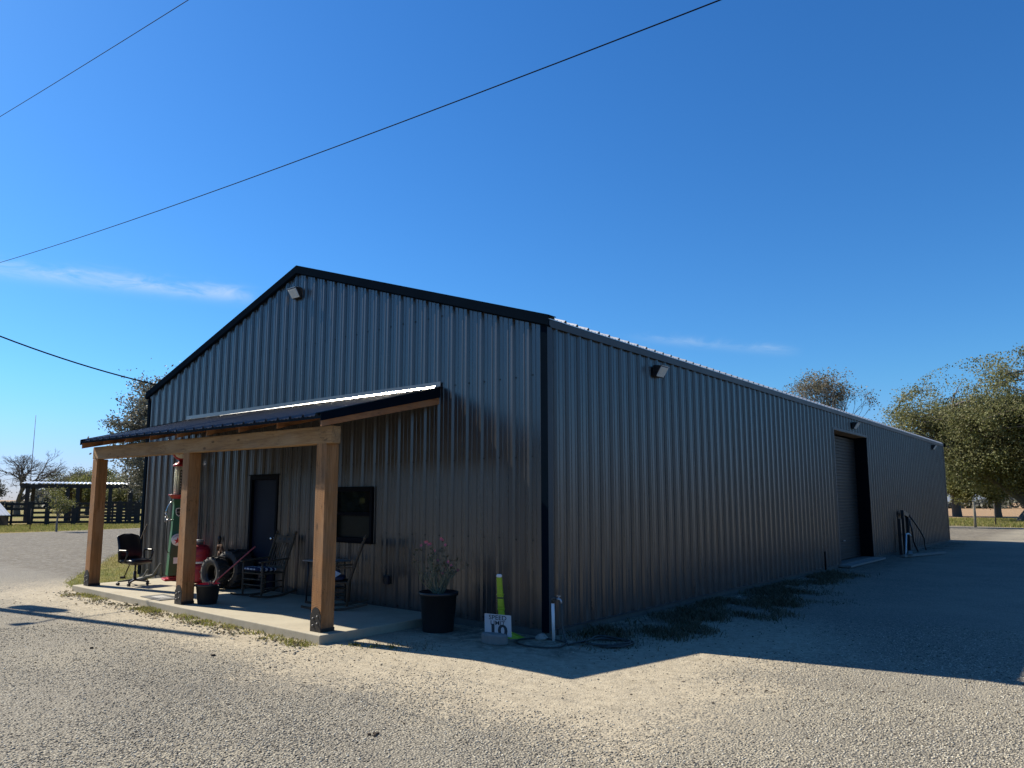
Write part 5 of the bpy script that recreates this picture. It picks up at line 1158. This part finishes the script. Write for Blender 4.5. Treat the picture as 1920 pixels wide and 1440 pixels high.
# tufts along the front edge of the slab
def tufts(rng, centres, per, sig):
    C = np.array(centres); idx = rng.integers(0, len(C), per*len(C)); return C[idx]+rng.normal(size=(len(idx), 2))*sig
cen = []
for k in range(64):
    x = rng.choice([rng.uniform(-9.9, -8.4), rng.uniform(-6.9, -6.2), rng.uniform(-5.6, -2.2), rng.uniform(-4.8, -2.0)]); ylow = -2.13-(x+10.2)/8.27*0.19
    cen.append((x, ylow-0.06-abs(rng.normal())*0.09))
cen += [(-1.55, -2.05), (-1.3, -1.95), (-1.1, -1.8), (-2.0, -2.48)]
blades('edge_grass', 'low grass tufts along the front edge of the slab', tufts(rng, cen, 50, 0.07), 0.012, 0.06, 0.006, 'grassblade', 4, 0.9)
# leaf litter along the slab edge and on the yard
lc = [(x, -2.13-(x+10.2)/8.27*0.19-0.08-abs(rng.normal())*0.16) for x in rng.uniform(-10.3, -2.0, 60)]
P2 = tufts(rng, lc, 9, 0.08); P3 = np.column_stack([P2, np.full(len(P2), G+0.012)+rng.uniform(0, 0.015, len(P2))]); V, F = cards(rng, P3, 0.05, 0.6)
o = np_mesh('leaf_litter', V, F, 'brownleaf'); kind(o, 'stuff')
# weeds in the shade along the side wall
wp = [(0.10, 0.5), (0.45, 0.2), (1.25, 0.3), (1.65, 2.2), (1.8, 4.6), (1.7, 6.3), (1.2, 7.6), (0.7, 8.2), (0.9, 9.6), (1.0, 11.4), (0.5, 12.4), (0.1, 12.4)]
XY = poly_pts(rng, wp, 42000, 0.22); keep = (np.sin(XY[:, 0]*4+XY[:, 1]*1.7)+np.sin(XY[:, 1]*3.1-XY[:, 0]*2)+0.8*np.sin(XY[:, 1]*7.3+XY[:, 0]*5)+rng.normal(size=len(XY))*0.8-np.maximum(0, XY[:, 0]-0.9)*1.4 > -0.1) & (XY[:, 0] > 0.09)
blades('weeds', 'dark low weeds in the shade along the side wall', XY[keep], 0.015, 0.10, 0.006, 'weed', 5, 0.95)
XY = tufts(rng, [(0.9, -0.2), (1.1, 0.3), (0.6, 0.45), (-0.9, -1.6), (1.5, 7.3), (2.0, 6.2), (0.4, 24.8), (0.5, 26.5), (0.6, 28.5)], 120, 0.20)
XY = XY[(XY[:, 0] > 0.1) | (XY[:, 1] < -0.1)]
blades('weed_tufts', 'scattered dark weed tufts on the shaded ground', XY, 0.010, 0.04, 0.006, 'weed', 6, 0.95)

def pebbles(name, label, XY, size, mat, seed, z=G+0.004, squash=0.55):
    rng = np.random.default_rng(seed); n = len(XY); s = size*rng.uniform(0.5, 1.5, n)
    base = np.array([(1, 0, 0), (-1, 0, 0), (0, 1, 0), (0, -1, 0), (0, 0, 1), (0, 0, -1)], float); tri = np.array([(0, 2, 4), (2, 1, 4), (1, 3, 4), (3, 0, 4), (2, 0, 5), (1, 2, 5), (3, 1, 5), (0, 3, 5)])
    V = base[None]*(1+rng.uniform(-0.35, 0.35, (n, 6, 1))); V[:, :, 2] *= squash; V += rng.uniform(-0.2, 0.2, (n, 6, 3))
    a = rng.uniform(0, 2*np.pi, n); ca, sa = np.cos(a), np.sin(a); X = V[:, :, 0]*ca[:, None]-V[:, :, 1]*sa[:, None]; Y = V[:, :, 0]*sa[:, None]+V[:, :, 1]*ca[:, None]
    V = np.stack([X, Y, V[:, :, 2]], 2)*s[:, None, None]; V[:, :, :2] += XY[:, None, :]; V[:, :, 2] += z+s[:, None]*0.15
    F = (tri[None]+6*np.arange(n)[:, None, None]).reshape(-1, 3); o = np_mesh(name, V.reshape(-1, 3), F, mat); kind(o, 'stuff'); o['label'] = label; o['category'] = 'gravel'; return o
def gravel_mat():
    t = NT('gravel_chips'); r = t.island(); c = t.ramp(r, [(0, (0.070, 0.061, 0.049)), (0.25, (0.188, 0.171, 0.135)), (0.6, (0.335, 0.300, 0.231)), (0.88, (0.460, 0.423, 0.332)), (1.0, (0.557, 0.526, 0.435))]); return t.fin(c, 0.9, 0, 0.25)
M['gravel'] = gravel_mat()
# density falls off with the distance from the camera's spot; thinner on the sandy strip
n = 230000; cam = np.array([6.097, -8.375]); ang = R(90)+0.69528+rng.uniform(-0.66, 0.66, n); rad = 2.6+(rng.random(n)**1.25)*10.5
XY = np.column_stack([cam[0]+rad*np.cos(ang), cam[1]+rad*np.sin(ang)])
d1 = np.maximum(-XY[:, 1], XY[:, 0]*1.05)+(np.sin(XY[:, 0]*1.1+2)+np.sin(XY[:, 1]*1.7+XY[:, 0]*0.6)+np.sin(XY[:, 0]*3.1))*0.25
dens = np.clip((d1-2.3)/1.9, 0.05, 1.0); dens *= np.clip(0.75+0.35*np.sin(XY[:, 0]*0.9+XY[:, 1]*2.2)+0.25*np.sin(XY[:, 1]*0.8-XY[:, 0]*1.9), 0.2, 1)
ok = (rng.random(n) < dens) & ~((XY[:, 0] < 0.05) & (XY[:, 1] > -0.05)) & ~((XY[:, 0] < -1.9) & (XY[:, 0] > -10.3) & (XY[:, 1] > -2.4))
XY = XY[ok]; pebbles('gravel_chips', 'loose pale and grey gravel chips covering the yard', XY, 0.0080, 'gravel', 12)
pb = poly_pts(rng, [(-10.4, -2.25), (-2, -2.42), (-1.6, -2.9), (-10.4, -2.6)], 420); pebbles('edge_stones', 'small stones along the front edge of the slab', pb, 0.017, 'gravel', 14)
pb = poly_pts(rng, [(-12, -2.5), (-1, -1.6), (4.0, -2.6), (8, 3), (0.4, 3), (2.0, -5.0), (-12, -5.6)], 900); pebbles('dirt_crumbs', 'dark crumbs and twigs scattered over the dirt', pb, 0.011, 'debris', 15)
pb = poly_pts(rng, [(0.1, 4.5), (1.1, 4.5), (1.2, 9.5), (0.1, 11)], 900); pebbles('wall_foot_gravel', 'pale gravel along the foot of the side wall', pb, 0.014, 'gravel', 16)
